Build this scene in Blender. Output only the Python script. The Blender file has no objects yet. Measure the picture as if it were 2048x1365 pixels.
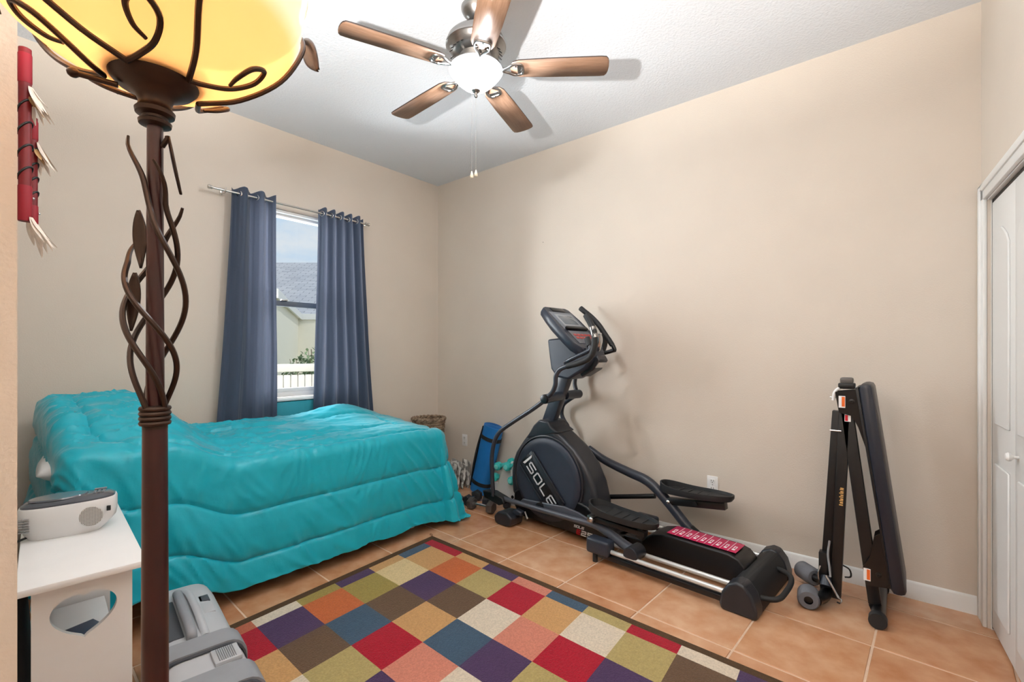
import bpy, bmesh, math, random
from mathutils import Vector, Matrix, noise
random.seed(7)
scene = bpy.context.scene
COL = scene.collection
pi = math.pi

# ------------------------------------------------------------------ camera
cd = bpy.data.cameras.new('camera'); cam = bpy.data.objects.new('camera', cd); COL.objects.link(cam)
cd.sensor_width = 36; cd.lens = 935 / 2048 * 36; cd.shift_y = 22.5 / 2048; cd.clip_start = .02; cd.clip_end = 200
cam.location = (0, 0, 1.308); cam.rotation_euler = (pi / 2, 0, -math.radians(50.225))
scene.camera = cam

# ------------------------------------------------------------------ world, sun, exposure
SKY_STRENGTH = .78
SUN_STRENGTH = 1.15
FAN_GLOW = 1.15
FAN_WATT = 62.0
LAMP_WATT = 330.0
LAMP_GLOW = 1.0
w = bpy.data.worlds.new('sky'); scene.world = w; w.use_nodes = True
nt = w.node_tree; nt.nodes.clear()
out = nt.nodes.new('ShaderNodeOutputWorld'); bg = nt.nodes.new('ShaderNodeBackground')
tc = nt.nodes.new('ShaderNodeTexCoord'); mp = nt.nodes.new('ShaderNodeMapping'); mp.inputs['Scale'].default_value = (1, 1, 2.2)
nz = nt.nodes.new('ShaderNodeTexNoise'); nz.inputs['Scale'].default_value = 2.3; nz.inputs['Detail'].default_value = 7; nz.inputs['Roughness'].default_value = .55
rp = nt.nodes.new('ShaderNodeValToRGB')
rp.color_ramp.elements[0].position = .42; rp.color_ramp.elements[0].color = (.52, .75, 1.0, 1)
rp.color_ramp.elements[1].position = .56; rp.color_ramp.elements[1].color = (.96, .96, .96, 1)
nt.links.new(tc.outputs['Generated'], mp.inputs['Vector']); nt.links.new(mp.outputs['Vector'], nz.inputs['Vector'])
nt.links.new(nz.outputs['Fac'], rp.inputs['Fac']); nt.links.new(rp.outputs['Color'], bg.inputs['Color'])
bg.inputs['Strength'].default_value = SKY_STRENGTH; nt.links.new(bg.outputs['Background'], out.inputs['Surface'])
sd = bpy.data.lights.new('sun', 'SUN'); sd.energy = SUN_STRENGTH; sd.angle = .02; sd.color = (1, .96, .9)
sun = bpy.data.objects.new('sun', sd); COL.objects.link(sun); sun.rotation_euler = Vector((-.1, .75, -.9)).to_track_quat('-Z', 'Y').to_euler()
ADDED_DAYLIGHT_WATT = 360.0
ad = bpy.data.lights.new('added_daylight', 'AREA'); ad.shape = 'RECTANGLE'; ad.size = 1.9; ad.size_y = 2.0; ad.energy = ADDED_DAYLIGHT_WATT; ad.color = (.93, .97, 1)  # added area light outside, hidden by the left curtain, strengthens daylight on right wall
ao = bpy.data.objects.new('added_daylight', ad); COL.objects.link(ao); ao.location = (.92, 4.55, 1.95); ao.rotation_euler = Vector((.82, -1.0, -.10)).to_track_quat('-Z', 'Y').to_euler()
vs = scene.view_settings; vs.view_transform = 'Standard'; vs.look = 'None'; vs.gamma = 1; vs.use_curve_mapping = False
vs.exposure = 0.20
scene.cycles.use_denoising = True
scene.cycles.max_bounces = 8; scene.cycles.diffuse_bounces = 5; scene.cycles.transparent_max_bounces = 8; scene.cycles.use_adaptive_sampling = True; scene.cycles.adaptive_threshold = .035
scene.cycles.sample_clamp_indirect = 6

# ------------------------------------------------------------------ materials
def lin(c):
    return tuple((x / 255 / 12.92) if x / 255 <= .04045 else ((x / 255 + .055) / 1.055) ** 2.4 for x in c)
MATS = {}
def mat(name, rgb, rough=.5, metal=0., var=0., vscale=20., bump=0., bscale=60., spec=.5, sheen=0., coat=0., stretch=None, rgb2=None, emit=None, estr=0., detail=4.):
    """procedural principled material: rgb (0-255 sRGB) with noise variation and noise bump"""
    if name in MATS: return MATS[name]
    m = bpy.data.materials.new(name); m.use_nodes = True; MATS[name] = m
    n = m.node_tree.nodes; L = m.node_tree.links; b = n['Principled BSDF']
    c = lin(rgb)
    b.inputs['Base Color'].default_value = (*c, 1); b.inputs['Roughness'].default_value = rough; b.inputs['Metallic'].default_value = metal
    b.inputs['Specular IOR Level'].default_value = spec
    if sheen: b.inputs['Sheen Weight'].default_value = sheen
    if coat: b.inputs['Coat Weight'].default_value = coat; b.inputs['Coat Roughness'].default_value = .15
    if emit: b.inputs['Emission Color'].default_value = (*lin(emit), 1); b.inputs['Emission Strength'].default_value = estr
    t = n.new('ShaderNodeTexCoord'); mpn = n.new('ShaderNodeMapping'); L.new(t.outputs['Object'], mpn.inputs['Vector'])
    if stretch: mpn.inputs['Scale'].default_value = stretch
    if var or rgb2:
        z = n.new('ShaderNodeTexNoise'); z.inputs['Scale'].default_value = vscale; z.inputs['Detail'].default_value = detail
        L.new(mpn.outputs['Vector'], z.inputs['Vector'])
        r = n.new('ShaderNodeValToRGB')
        c2 = lin(rgb2) if rgb2 else tuple(min(1, x * (1 + var)) for x in c)
        c1 = c if rgb2 else tuple(x * (1 - var) for x in c)
        r.color_ramp.elements[0].position = .32; r.color_ramp.elements[0].color = (*c1, 1)
        r.color_ramp.elements[1].position = .68; r.color_ramp.elements[1].color = (*c2, 1)
        L.new(z.outputs['Fac'], r.inputs['Fac']); L.new(r.outputs['Color'], b.inputs['Base Color'])
    if bump:
        z = n.new('ShaderNodeTexNoise'); z.inputs['Scale'].default_value = bscale; z.inputs['Detail'].default_value = 3
        L.new(mpn.outputs['Vector'], z.inputs['Vector'])
        bp = n.new('ShaderNodeBump'); bp.inputs['Strength'].default_value = bump; bp.inputs['Distance'].default_value = .004
        L.new(z.outputs['Fac'], bp.inputs['Height']); L.new(bp.outputs['Normal'], b.inputs['Normal'])
    return m

WALL = mat('wall_paint', (214, 203, 190), .62, bump=.22, bscale=140, var=.015, vscale=3)
CEIL = mat('ceiling_paint', (220, 225, 231), .8, bump=.75, bscale=75, spec=.2)
TRIM = mat('white_trim', (232, 232, 230), .35, var=.02, vscale=8)
DOORW = mat('white_door', (226, 226, 224), .4, bump=.04, bscale=200)
GROUT = mat('grout', (214, 184, 158), .85, var=.06, vscale=40)
BLACK = mat('black_metal', (16, 16, 18), .42, var=.1, vscale=30)
BLACKG = mat('glossy_black', (12, 12, 14), .3)
RUBBER = mat('black_rubber', (30, 31, 33), .62, bump=.1, bscale=200)
NAVY = mat('dark_blue_grey_plastic', (44, 50, 62), .38, bump=.05, bscale=500, var=.06, vscale=12)
NAVY2 = mat('dark_blue_grey_tube', (48, 52, 62), .34, var=.05, vscale=9)
CHROME = mat('brushed_steel', (205, 206, 208), .22, 1., var=.06, vscale=30)
NICKEL = mat('brushed_nickel', (150, 148, 146), .28, 1., var=.08, vscale=25, stretch=(1, 1, 8))
BRONZE = mat('bronze_brown', (52, 37, 29), .38, .55, var=.18, vscale=18)
POLEM = mat('mahogany_bronze', (52, 19, 19), .32, .25, var=.16, vscale=22, coat=.25)
WHITEP = mat('white_paint_wood', (234, 233, 232), .42, bump=.05, bscale=90, var=.015, vscale=10)
WHITE = mat('white_print', (240, 240, 240), .5)
SILVERP = mat('silver_print', (212, 214, 218), .35)
RED = mat('red_print', (196, 20, 40), .4)
ORANGE = mat('orange_print', (226, 104, 34), .5)
GOLD = mat('gold_print', (216, 170, 104), .4)

def shader_mix(name, build):
    m = bpy.data.materials.new(name); m.use_nodes = True; m.node_tree.nodes.clear(); MATS[name] = m
    build(m.node_tree); return m

# ------------------------------------------------------------------ mesh builder
class MB:
    def __init__(s): s.v = []; s.f = []; s.sm = []; s.mi = []
    def add(s, verts, faces, smooth=False, mi=0, M=None):
        o = len(s.v)
        s.v += [tuple(M @ Vector(p)) if M else tuple(p) for p in verts]
        for f in faces: s.f.append(tuple(i + o for i in f)); s.sm.append(smooth); s.mi.append(mi)
        return s
    def box(s, c, d, M=None, bev=0., seg=2, mi=0, smooth=None):
        bm = bmesh.new(); bmesh.ops.create_cube(bm, size=1)
        for v in bm.verts: v.co = Vector((v.co.x * d[0] + c[0], v.co.y * d[1] + c[1], v.co.z * d[2] + c[2]))
        if bev: bmesh.ops.bevel(bm, geom=bm.edges[:], offset=bev, segments=seg, affect='EDGES', profile=.5)
        bm.verts.index_update()
        s.add([v.co.copy() for v in bm.verts], [[v.index for v in f.verts] for f in bm.faces], bool(bev) if smooth is None else smooth, mi, M); bm.free(); return s
    def beam(s, a, b, wx, wz, up=(0, 0, 1), bev=0., mi=0):
        """rectangular bar from a to b; wx = width across, wz = depth along 'up'"""
        a = Vector(a); b = Vector(b); y = (b - a); l = y.length; y.normalize(); u = Vector(up)
        x = y.cross(u); x.normalize(); z = x.cross(y)
        M = Matrix(((x.x, y.x, z.x, a.x), (x.y, y.y, z.y, a.y), (x.z, y.z, z.z, a.z), (0, 0, 0, 1)))
        return s.box((0, l / 2, 0), (wx, l, wz), M, bev, mi=mi)
    def tube(s, pts, r, n=10, sub=0, closed=False, caps=True, mi=0, squash=None):
        P = [Vector(p) for p in pts]; R = list(r) if isinstance(r, (list, tuple)) else [r] * len(P)
        if sub:
            Q = []; RR = []; N = len(P); rng = N if closed else N - 1
            for i in range(rng):
                p0 = P[(i - 1) % N] if closed or i > 0 else P[0] * 2 - P[1]; p1 = P[i]; p2 = P[(i + 1) % N]
                p3 = P[(i + 2) % N] if closed or i + 2 < N else P[-1] * 2 - P[-2]
                for k in range(sub):
                    t = k / sub
                    Q.append(.5 * ((2 * p1) + (p2 - p0) * t + (2 * p0 - 5 * p1 + 4 * p2 - p3) * t * t + (3 * p1 - p0 - 3 * p2 + p3) * t ** 3))
                    RR.append(R[i] * (1 - t) + R[(i + 1) % N] * t)
            if not closed: Q.append(P[-1]); RR.append(R[-1])
            P, R = Q, RR
        N = len(P); vs = []; fs = []
        T = []
        for i in range(N):
            a = P[(i - 1) % N] if closed else P[max(i - 1, 0)]; b = P[(i + 1) % N] if closed else P[min(i + 1, N - 1)]
            d = b - a; T.append(d.normalized() if d.length > 1e-9 else Vector((0, 0, 1)))
        up = Vector((0, 0, 1)) if abs(T[0].z) < .9 else Vector((1, 0, 0))
        X = (up - T[0] * up.dot(T[0])).normalized()
        for i in range(N):
            X = (X - T[i] * X.dot(T[i])); X.normalize(); Y = T[i].cross(X)
            for k in range(n):
                a = 2 * pi * k / n; q = X * math.cos(a) * R[i] + Y * math.sin(a) * R[i]
                if squash: q = Vector((q.x * squash[0], q.y * squash[1], q.z * squash[2]))
                vs.append(P[i] + q)
        for i in range(N if closed else N - 1):
            j = (i + 1) % N
            for k in range(n): fs.append((i * n + k, i * n + (k + 1) % n, j * n + (k + 1) % n, j * n + k))
        s.add(vs, fs, True, mi)
        if caps and not closed:
            s.add(vs[:n], [tuple(range(n - 1, -1, -1))], False, mi); s.add(vs[-n:], [tuple(range(n))], False, mi)
        return s
    def lathe(s, prof, n=32, M=None, mi=0, smooth=True, cap=True):
        vs = []; fs = []; N = len(prof)
        for r, z in prof:
            for k in range(n): a = 2 * pi * k / n; vs.append((r * math.cos(a), r * math.sin(a), z))
        for i in range(N - 1):
            for k in range(n): fs.append((i * n + k, i * n + (k + 1) % n, (i + 1) * n + (k + 1) % n, (i + 1) * n + k))
        s.add(vs, fs, smooth, mi, M)
        if cap:
            if prof[0][0] > 1e-5: s.add(vs[:n], [tuple(range(n - 1, -1, -1))], False, mi, M)
            if prof[-1][0] > 1e-5: s.add(vs[-n:], [tuple(range(n))], False, mi, M)
        return s
    def cyl(s, a, b, r, n=20, mi=0, r2=None):
        return s.tube([a, b], [r, r2 if r2 is not None else r], n=n, mi=mi)
    def prism(s, poly, h0, h1, M=None, mi=0):
        """poly in local xy, extruded from z=h0 to h1"""
        n = len(poly); vs = [(x, y, h0) for x, y in poly] + [(x, y, h1) for x, y in poly]
        fs = [tuple(range(n - 1, -1, -1)), tuple(range(n, 2 * n))] + [(i, (i + 1) % n, n + (i + 1) % n, n + i) for i in range(n)]
        return s.add(vs, fs, False, mi, M)
    def ball(s, c, r, n=16, mi=0, M=None):
        r = r if isinstance(r, (list, tuple)) else (r, r, r)
        vs = []; fs = []; m = n // 2
        for i in range(m + 1):
            for k in range(n):
                a = pi * i / m; b = 2 * pi * k / n
                vs.append((c[0] + r[0] * math.sin(a) * math.cos(b), c[1] + r[1] * math.sin(a) * math.sin(b), c[2] + r[2] * math.cos(a)))
        for i in range(m):
            for k in range(n): fs.append((i * n + k, (i + 1) * n + k, (i + 1) * n + (k + 1) % n, i * n + (k + 1) % n))
        return s.add(vs, fs, True, mi, M)
    def grid(s, fn, nu, nv, mi=None, smooth=True):
        vs = [fn(i / nu, j / nv) for j in range(nv + 1) for i in range(nu + 1)]; W = nu + 1; o = len(s.v)
        s.v += [tuple(p) for p in vs]
        for j in range(nv):
            for i in range(nu):
                s.f.append((o + j * W + i, o + j * W + i + 1, o + (j + 1) * W + i + 1, o + (j + 1) * W + i)); s.sm.append(smooth); s.mi.append(mi(i, j) if callable(mi) else (mi or 0))
        return s
    def mesh(s, name, mats):
        me = bpy.data.meshes.new(name); me.from_pydata(s.v, [], s.f)
        me.polygons.foreach_set('use_smooth', s.sm); me.polygons.foreach_set('material_index', s.mi)
        for m in (mats if isinstance(mats, (list, tuple)) else [mats]): me.materials.append(m)
        me.validate(); me.update()
        try: me.set_sharp_from_angle(angle=math.radians(40))
        except Exception: pass
        return me
    def build(s, name, mats, parent=None, loc=(0, 0, 0), bev=0., seg=2, solid=0., clean=False):
        o = bpy.data.objects.new(name, s.mesh(name, mats)); COL.objects.link(o); o.location = loc
        if clean:
            bm = bmesh.new(); bm.from_mesh(o.data); bmesh.ops.remove_doubles(bm, verts=bm.verts, dist=1e-5); bmesh.ops.recalc_face_normals(bm, faces=bm.faces); bm.to_mesh(o.data); bm.free()
        if solid:
            m = o.modifiers.new('solid', 'SOLIDIFY'); m.thickness = solid; m.offset = 0
        if bev:
            for p in o.data.polygons: p.use_smooth = True
            m = o.modifiers.new('bevel', 'BEVEL'); m.width = bev; m.segments = seg; m.limit_method = 'ANGLE'; m.angle_limit = .6; m.harden_normals = False
        if parent: o.parent = parent
        return o

def tag(o, label=None, cat=None, group=None, kind=None):
    if label: o['label'] = label
    if cat: o['category'] = cat
    if group: o['group'] = group
    if kind: o['kind'] = kind
    return o
def thing(name, label, cat, loc=(0, 0, 0), rz=0., group=None, kind=None):
    o = bpy.data.objects.new(name, None); COL.objects.link(o); o.location = loc; o.rotation_euler = (0, 0, rz); o.empty_display_size = .05
    return tag(o, label, cat, group, kind)
def copy_tree(o, parent=None):
    c = o.copy(); COL.objects.link(c); c.parent = parent
    for ch in list(o.children): copy_tree(ch, c)
    return c
def axisM(origin, ex, ey):
    ex = Vector(ex).normalized(); ey = Vector(ey).normalized(); ez = ex.cross(ey)
    return Matrix(((ex.x, ey.x, ez.x, origin[0]), (ex.y, ey.y, ez.y, origin[1]), (ex.z, ey.z, ez.z, origin[2]), (0, 0, 0, 1)))
GLYPH = {'S': [[(1, 1), (.12, 1), (0, .9), (0, .6), (.12, .5), (.88, .5), (1, .4), (1, .1), (.88, 0), (0, 0)]],
         'O': [[(.12, 0), (0, .12), (0, .88), (.12, 1), (.88, 1), (1, .88), (1, .12), (.88, 0), (.12, 0)]],
         'L': [[(0, 1), (0, .1), (.1, 0), (.95, 0)]],
         'E': [[(1, 1), (.12, 1), (0, .88), (0, .12), (.12, 0), (1, 0)], [(0, .5), (.9, .5)]],
         '2': [[(0, 1), (.88, 1), (1, .9), (1, .6), (.88, .5), (.12, .5), (0, .4), (0, 0), (1, 0)]],
         '5': [[(1, 1), (0, 1), (0, .55), (.88, .55), (1, .45), (1, .1), (.88, 0), (0, 0)]]}
def stroke_text(mb, text, M, w, h, pitch, t, th=.002, slant=.0, mi=0):
    for k, ch in enumerate(text):
        for poly in GLYPH[ch]:
            for (x0, y0), (x1, y1) in zip(poly, poly[1:]):
                a = Vector((k * pitch + x0 * w + slant * y0 * h, y0 * h, 0)); b = Vector((k * pitch + x1 * w + slant * y1 * h, y1 * h, 0))
                d = (b - a).normalized() * t * .5; a = a - d; b = b + d; n = Vector((-d.y, d.x, 0))
                q = [a - n, b - n, b + n, a + n]
                vs = [M @ Vector((p.x, p.y, 0)) for p in q] + [M @ Vector((p.x, p.y, th)) for p in q]
                mb.add(vs, [(4, 5, 6, 7), (0, 1, 5, 4), (1, 2, 6, 5), (2, 3, 7, 6), (3, 0, 4, 7)], False, mi)
def fbm(p, o=3): return noise.fractal(p, .9, 2.0, o)
def sstep(a, b, x):
    t = max(0., min(1., (x - a) / (b - a))); return t * t * (3 - 2 * t)

# ================================================================== the room
XR, YW, ZC = 3.273, 3.736, 3.05          # right wall plane, window wall plane, ceiling height
CA = math.radians(4.0)                    # the closet wall stands a little off square
def closet(d, off=0., z=0.): return Vector((XR - math.cos(CA) * d + math.sin(CA) * -off, -.305 - math.sin(CA) * d + math.cos(CA) * off, z))

# floor: grout bed and single tiles
fl = tag(MB().box((1.2, 1.6, -.053), (5.6, 5.2, .1)).build('floor', GROUT), kind='structure')
TILE_V = []
for k, (c1, c2) in enumerate([((204, 156, 120), (180, 122, 84)), ((194, 140, 102), (214, 172, 138)), ((188, 132, 92), (208, 162, 126))]):
    m = mat('terracotta_tile_%d' % k, c1, .27, rgb2=c2, vscale=7 + k, bump=.12, bscale=30, spec=.5, detail=8); TILE_V.append(m)
P = .4505; TA = math.radians(2.7); tile_mesh = []
for k in range(3):
    tile_mesh.append(MB().box((0, 0, -.006), (P - .009, P - .009, .012), bev=.0025, seg=1, smooth=False).mesh('tile', TILE_V[k]))
o0 = Vector((2.625, .098))
ti = 0
for i in range(-9, 3):
    for j in range(-3, 9):
        c = Vector(((i - .5) * P, (j + .5) * P)); x = o0.x + c.x * math.cos(TA) + c.y * math.sin(TA); y = o0.y - c.x * math.sin(TA) + c.y * math.cos(TA)
        if x < -1.1 or x > XR + .2 or y < -1.05 or y > YW + .2 or (x < .0 and y > 1.2): continue
        t = bpy.data.objects.new('tile', tile_mesh[random.randrange(3)]); COL.objects.link(t); t.parent = fl
        t.location = (x, y, 0); t.rotation_euler = (0, 0, -TA + random.choice((0, pi / 2, pi, -pi / 2)))

tag(MB().box((1.2, 1.6, ZC + .05), (5.8, 5.4, .1)).build('ceiling', CEIL), kind='structure')
tag(MB().box((XR + .05, 1.6, ZC / 2), (.1, 4.9, ZC)).build('wall_right', WALL), kind='structure')
# window wall with its opening
WX0, WX1, WZ0, WZ1 = 1.36, 2.27, .94, 2.43
ww = MB(); T = .16
ww.box(((WX0 - .1) / 2, YW + T / 2, ZC / 2), (WX0 + .1, T, ZC)); ww.box(((WX1 + XR + .1) / 2, YW + T / 2, ZC / 2), (XR + .1 - WX1, T, ZC))
ww.box(((WX0 + WX1) / 2, YW + T / 2, WZ0 / 2), (WX1 - WX0, T, WZ0)); ww.box(((WX0 + WX1) / 2, YW + T / 2, (WZ1 + ZC) / 2), (WX1 - WX0, T, ZC - WZ1))
tag(ww.build('wall_window', WALL), kind='structure')
tag(MB().box((.01, 2.43, ZC / 2), (.1, 2.62, ZC)).build('wall_left', WALL), kind='structure')
tag(MB().box((-.7185, 1.06, ZC / 2), (1.563, .12, ZC)).build('wall_near', WALL), kind='structure')
tag(MB().box((-1.45, .1, ZC / 2), (.1, 1.9, ZC)).build('wall_hall', WALL), kind='structure')
# closet wall: opening for the bifold doors
D0, D1, DH = .13, 1.65, 2.035
cw = MB(); M0 = axisM(closet(0), (-math.cos(CA), -math.sin(CA), 0), (math.sin(CA), -math.cos(CA), 0))   # x along wall, y into the wall
cw.box((D0 / 2 - .05, .06, ZC / 2), (D0 + .1, .12, ZC), M0); cw.box(((D1 + 4.9) / 2, .06, ZC / 2), (4.9 - D1, .12, ZC), M0); cw.box(((D0 + D1) / 2, .06, (DH + ZC) / 2), (D1 - D0, .12, ZC - DH), M0)
tag(cw.build('wall_closet', WALL), kind='structure')
tag(MB().box(((D0 + D1) / 2, .62, ZC / 2), (2.2, .05, ZC), M0).build('wall_closet_back', WALL), kind='structure')
tr = MB()
for x0, x1, z0, z1 in ((.012, D0, 0, DH + .085), (D1, D1 + .1, 0, DH + .085), (.012, D1 + .1, DH, DH + .085)):
    tr.box(((x0 + x1) / 2, -.008, (z0 + z1) / 2), (x1 - x0, .016, z1 - z0), M0, bev=.004)
    if x1 - x0 < .3: tr.box(((x0 + x1) / 2, -.012, z1 / 2), (.03, .022, z1 - .03), M0, bev=.004)
tr.box((.05 + D0 / 2, -.012, DH + .06), (.05, .02, .02), M0, bev=.004); tr.box(((D0 + D1) / 2, -.013, DH + .055), (D1 - D0, .02, .03), M0, bev=.004)
tr.box((D0 + .003, .066, DH / 2), (.006, .108, DH), M0); tr.box((D1 - .003, .06, DH / 2), (.006, .12, DH), M0); tr.box(((D0 + D1) / 2, .06, DH - .003), (D1 - D0, .12, .006), M0)
tag(tr.build('trim_1', TRIM), kind='structure')
# bifold closet doors: four leaves with arched raised panels
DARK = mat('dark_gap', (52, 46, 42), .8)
door = thing('door_1', 'white bifold closet door with raised arched panels', None, closet(0), 0, kind='structure')
door.rotation_euler = M0.to_euler(); lw = (D1 - D0 - .046) / 4
MB().box(((D0 + D1) / 2, .032, DH - .020), (D1 - D0 - .014, .03, .026)).build('track', DARK, door); MB().box((D0 + .0125, .030, DH / 2), (.013, .03, DH - .02)).build('side_gap_shade', DARK, door)  # upright dark strip stands in for the shadow line between casing and leaf
for k in range(4):
    x0 = D0 + .020 + k * (lw + .002); leaf = MB().box((x0 + lw / 2, .028, DH / 2 - .004), (lw, .03, DH - .045), bev=.003).build('leaf', DOORW, door)
    for z0, z1, arch in ((.13, .80, 0), (.98, 1.86, 1)):
        pw = lw - .13; poly = [(-pw / 2, z0), (pw / 2, z0), (pw / 2, z1 - (.09 if arch else 0))]
        if arch: poly += [(pw / 2 * c, z1 - .09 + .09 * (1 - abs(c)) ** .6) for c in (.75, .5, .25, 0, -.25, -.5, -.75)]
        poly += [(-pw / 2, z1 - (.09 if arch else 0))]
        MB().prism(poly, 0, .009, axisM((x0 + lw / 2, .014, 0), (1, 0, 0), (0, 0, 1))).build('raised_panel', DOORW, leaf, bev=.006)
    if k in (1, 2):
        kn = MB().lathe([(.006, 0), (.006, .014), (.016, .022), (.018, .030), (.012, .038), (0, .040)], 16, axisM((x0 + (.05 if k == 1 else lw - .05), .013, .89), (1, 0, 0), (0, 0, 1)))
        kn.build('knob', TRIM, leaf)

# baseboards: stepped profile run along each wall
def baseboard(name, a, b, inward):
    a = Vector(a); b = Vector(b); d = (b - a); l = d.length; d.normalize(); n = Vector(inward)
    prof = [(0, 0), (.014, 0), (.014, .050), (.012, .056), (.012, .064), (.009, .070), (.009, .080), (.004, .090), (0, .092)]
    m = axisM((a.x, a.y, 0), n, (0, 0, 1)); mb = MB()
    sgn = 1 if (n.cross(Vector((0, 0, 1)))).dot(d) > 0 else -1
    mb.prism(prof, 0, l * sgn, m)
    return tag(mb.build(name, TRIM, clean=True), kind='structure')
baseboard('baseboard_right', (XR, -.29, 0), (XR, YW, 0), (-1, 0, 0))
baseboard('baseboard_window', (.06, YW, 0), (XR - .014, YW, 0), (0, -1, 0))
baseboard('baseboard_left', (.06, 1.13, 0), (.06, YW - .014, 0), (1, 0, 0))

# wall outlets
def outlet(loc, label, small=1.):
    o = thing('wall_outlet', label, 'outlet', loc, 0, 'white wall outlets')
    MB().box((-.003, 0, 0), (.006, .07, .115), bev=.0025).build('cover_plate', WHITEP, o)
    for dz in (.025, -.025):
        r = MB().box((-.0065, 0, dz), (.003, .034, .030), bev=.001).build('socket', TRIM, o)
        MB().box((-.0083, .007, dz + .003), (.001, .003, .010)).box((-.0083, -.007, dz + .003), (.001, .003, .010)).box((-.0083, 0, dz - .009), (.001, .005, .005)).build('slots', DARK, r)
    MB().cyl((-.006, 0, 0), (-.0075, 0, 0), .003, 8).build('screw', CHROME, o)
outlet((XR, 3.333, .435), 'white outlet on the wall between the bed and the blue mat')
outlet((XR, .972, .420), 'white outlet half hidden behind the far foot pedal of the elliptical')
# small picture hole left in the wall
tag(MB().lathe([(.004, 0), (.003, .004), (0, .005)], 10, axisM((XR, 2.376, 2.258), (0, 1, 0), (0, 0, 1))).build('wall_nail', BLACK), 'tiny dark nail in the bare beige wall', 'nail')

# ------------------------------------------------------------------ window
def glass_nodes(nt):
    o = nt.nodes.new('ShaderNodeOutputMaterial'); a = nt.nodes.new('ShaderNodeBsdfTransparent'); g = nt.nodes.new('ShaderNodeBsdfGlossy'); g.inputs['Roughness'].default_value = .02
    f = nt.nodes.new('ShaderNodeFresnel'); f.inputs['IOR'].default_value = 1.25; m = nt.nodes.new('ShaderNodeMixShader'); a.inputs['Color'].default_value = (.97, .98, .98, 1)
    nt.links.new(f.outputs[0], m.inputs[0]); nt.links.new(a.outputs[0], m.inputs[1]); nt.links.new(g.outputs[0], m.inputs[2]); nt.links.new(m.outputs[0], o.inputs['Surface'])
GLASS = shader_mix('window_glass', glass_nodes)
RAILM = mat('grey_meeting_rail', (92, 100, 112), .4)
win = thing('window_1', 'tall single hung window with white frame between dark curtains', None, (0, YW, 0), 0, kind='structure')
f = MB(); fy = .085
for c, d in ((((WX0 + WX1) / 2, fy, WZ1 - .02), (WX1 - WX0, .07, .04)), (((WX0 + WX1) / 2, fy, WZ0 + .03), (WX1 - WX0, .07, .04)), ((WX0 + .02, fy, (WZ0 + WZ1) / 2), (.04, .07, WZ1 - WZ0)), ((WX1 - .02, fy, (WZ0 + WZ1) / 2), (.04, .07, WZ1 - WZ0))):
    f.box(c, d, bev=.004)
f.build('window_frame', TRIM, win)
MB().box(((WX0 + WX1) / 2, fy - .015, 1.697), (WX1 - WX0 - .08, .045, .042), bev=.004).build('meeting_rail', RAILM, win)
MB().box((1.70, fy - .045, 1.722), (.05, .02, .012), bev=.003).build('sash_lock', CHROME, win)
MB().box(((WX0 + WX1) / 2, fy + .02, (1.7 + WZ1) / 2), (WX1 - WX0 - .07, .004, WZ1 - 1.7 - .03)).build('pane', GLASS, win)
MB().box(((WX0 + WX1) / 2, fy - .01, (1.7 + WZ0) / 2), (WX1 - WX0 - .07, .004, 1.7 - WZ0 - .03)).build('pane', GLASS, win)
MB().box(((WX0 + WX1) / 2, fy - .012, WZ0 + .065), (WX1 - WX0 - .08, .03, .03), bev=.004).build('bottom_sash_rail', TRIM, win)
MB().box(((WX0 + WX1) / 2, .02, WZ0 - .004), (WX1 - WX0 - .004, .11, .022), bev=.005).build('window_sill', TRIM, win)
# white roller blind box at the head of the opening
MB().box(((WX0 + WX1) / 2, .03, WZ1 - .012), (WX1 - WX0 - .01, .04, .022), bev=.003).build('blind_headrail', TRIM, win)

# ------------------------------------------------------------------ outside: neighbour house, fence, shrubs
GRASS = mat('lawn', (138, 146, 112), .9, var=.25, vscale=4, bump=.4, bscale=40)
STUC = mat('cream_stucco', (236, 232, 220), .85, bump=.2, bscale=60, var=.02)
SHIN = None
def shingle_nodes(nt):
    o = nt.nodes.new('ShaderNodeOutputMaterial'); b = nt.nodes.new('ShaderNodeBsdfPrincipled'); b.inputs['Roughness'].default_value = .9
    t = nt.nodes.new('ShaderNodeTexCoord'); k = nt.nodes.new('ShaderNodeTexBrick'); k.inputs['Scale'].default_value = 1.
    k.inputs['Color1'].default_value = (*lin((196, 198, 204)), 1); k.inputs['Color2'].default_value = (*lin((172, 175, 184)), 1); k.inputs['Mortar'].default_value = (*lin((128, 130, 138)), 1)
    k.inputs['Brick Width'].default_value = .5; k.inputs['Row Height'].default_value = .14; k.inputs['Mortar Size'].default_value = .012
    nt.links.new(t.outputs['UV'], k.inputs['Vector']); nt.links.new(k.outputs['Color'], b.inputs['Base Color']); nt.links.new(b.outputs[0], o.inputs['Surface'])
SHIN = shader_mix('roof_shingles', shingle_nodes)
tag(MB().box((6, 18, -.35), (60, 28, .1)).build('lawn', GRASS), kind='structure')
ho = thing('neighbour_house', 'cream stucco house with grey shingle roof seen through the window', 'house', (6.67, 13.87, -.3))
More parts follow.
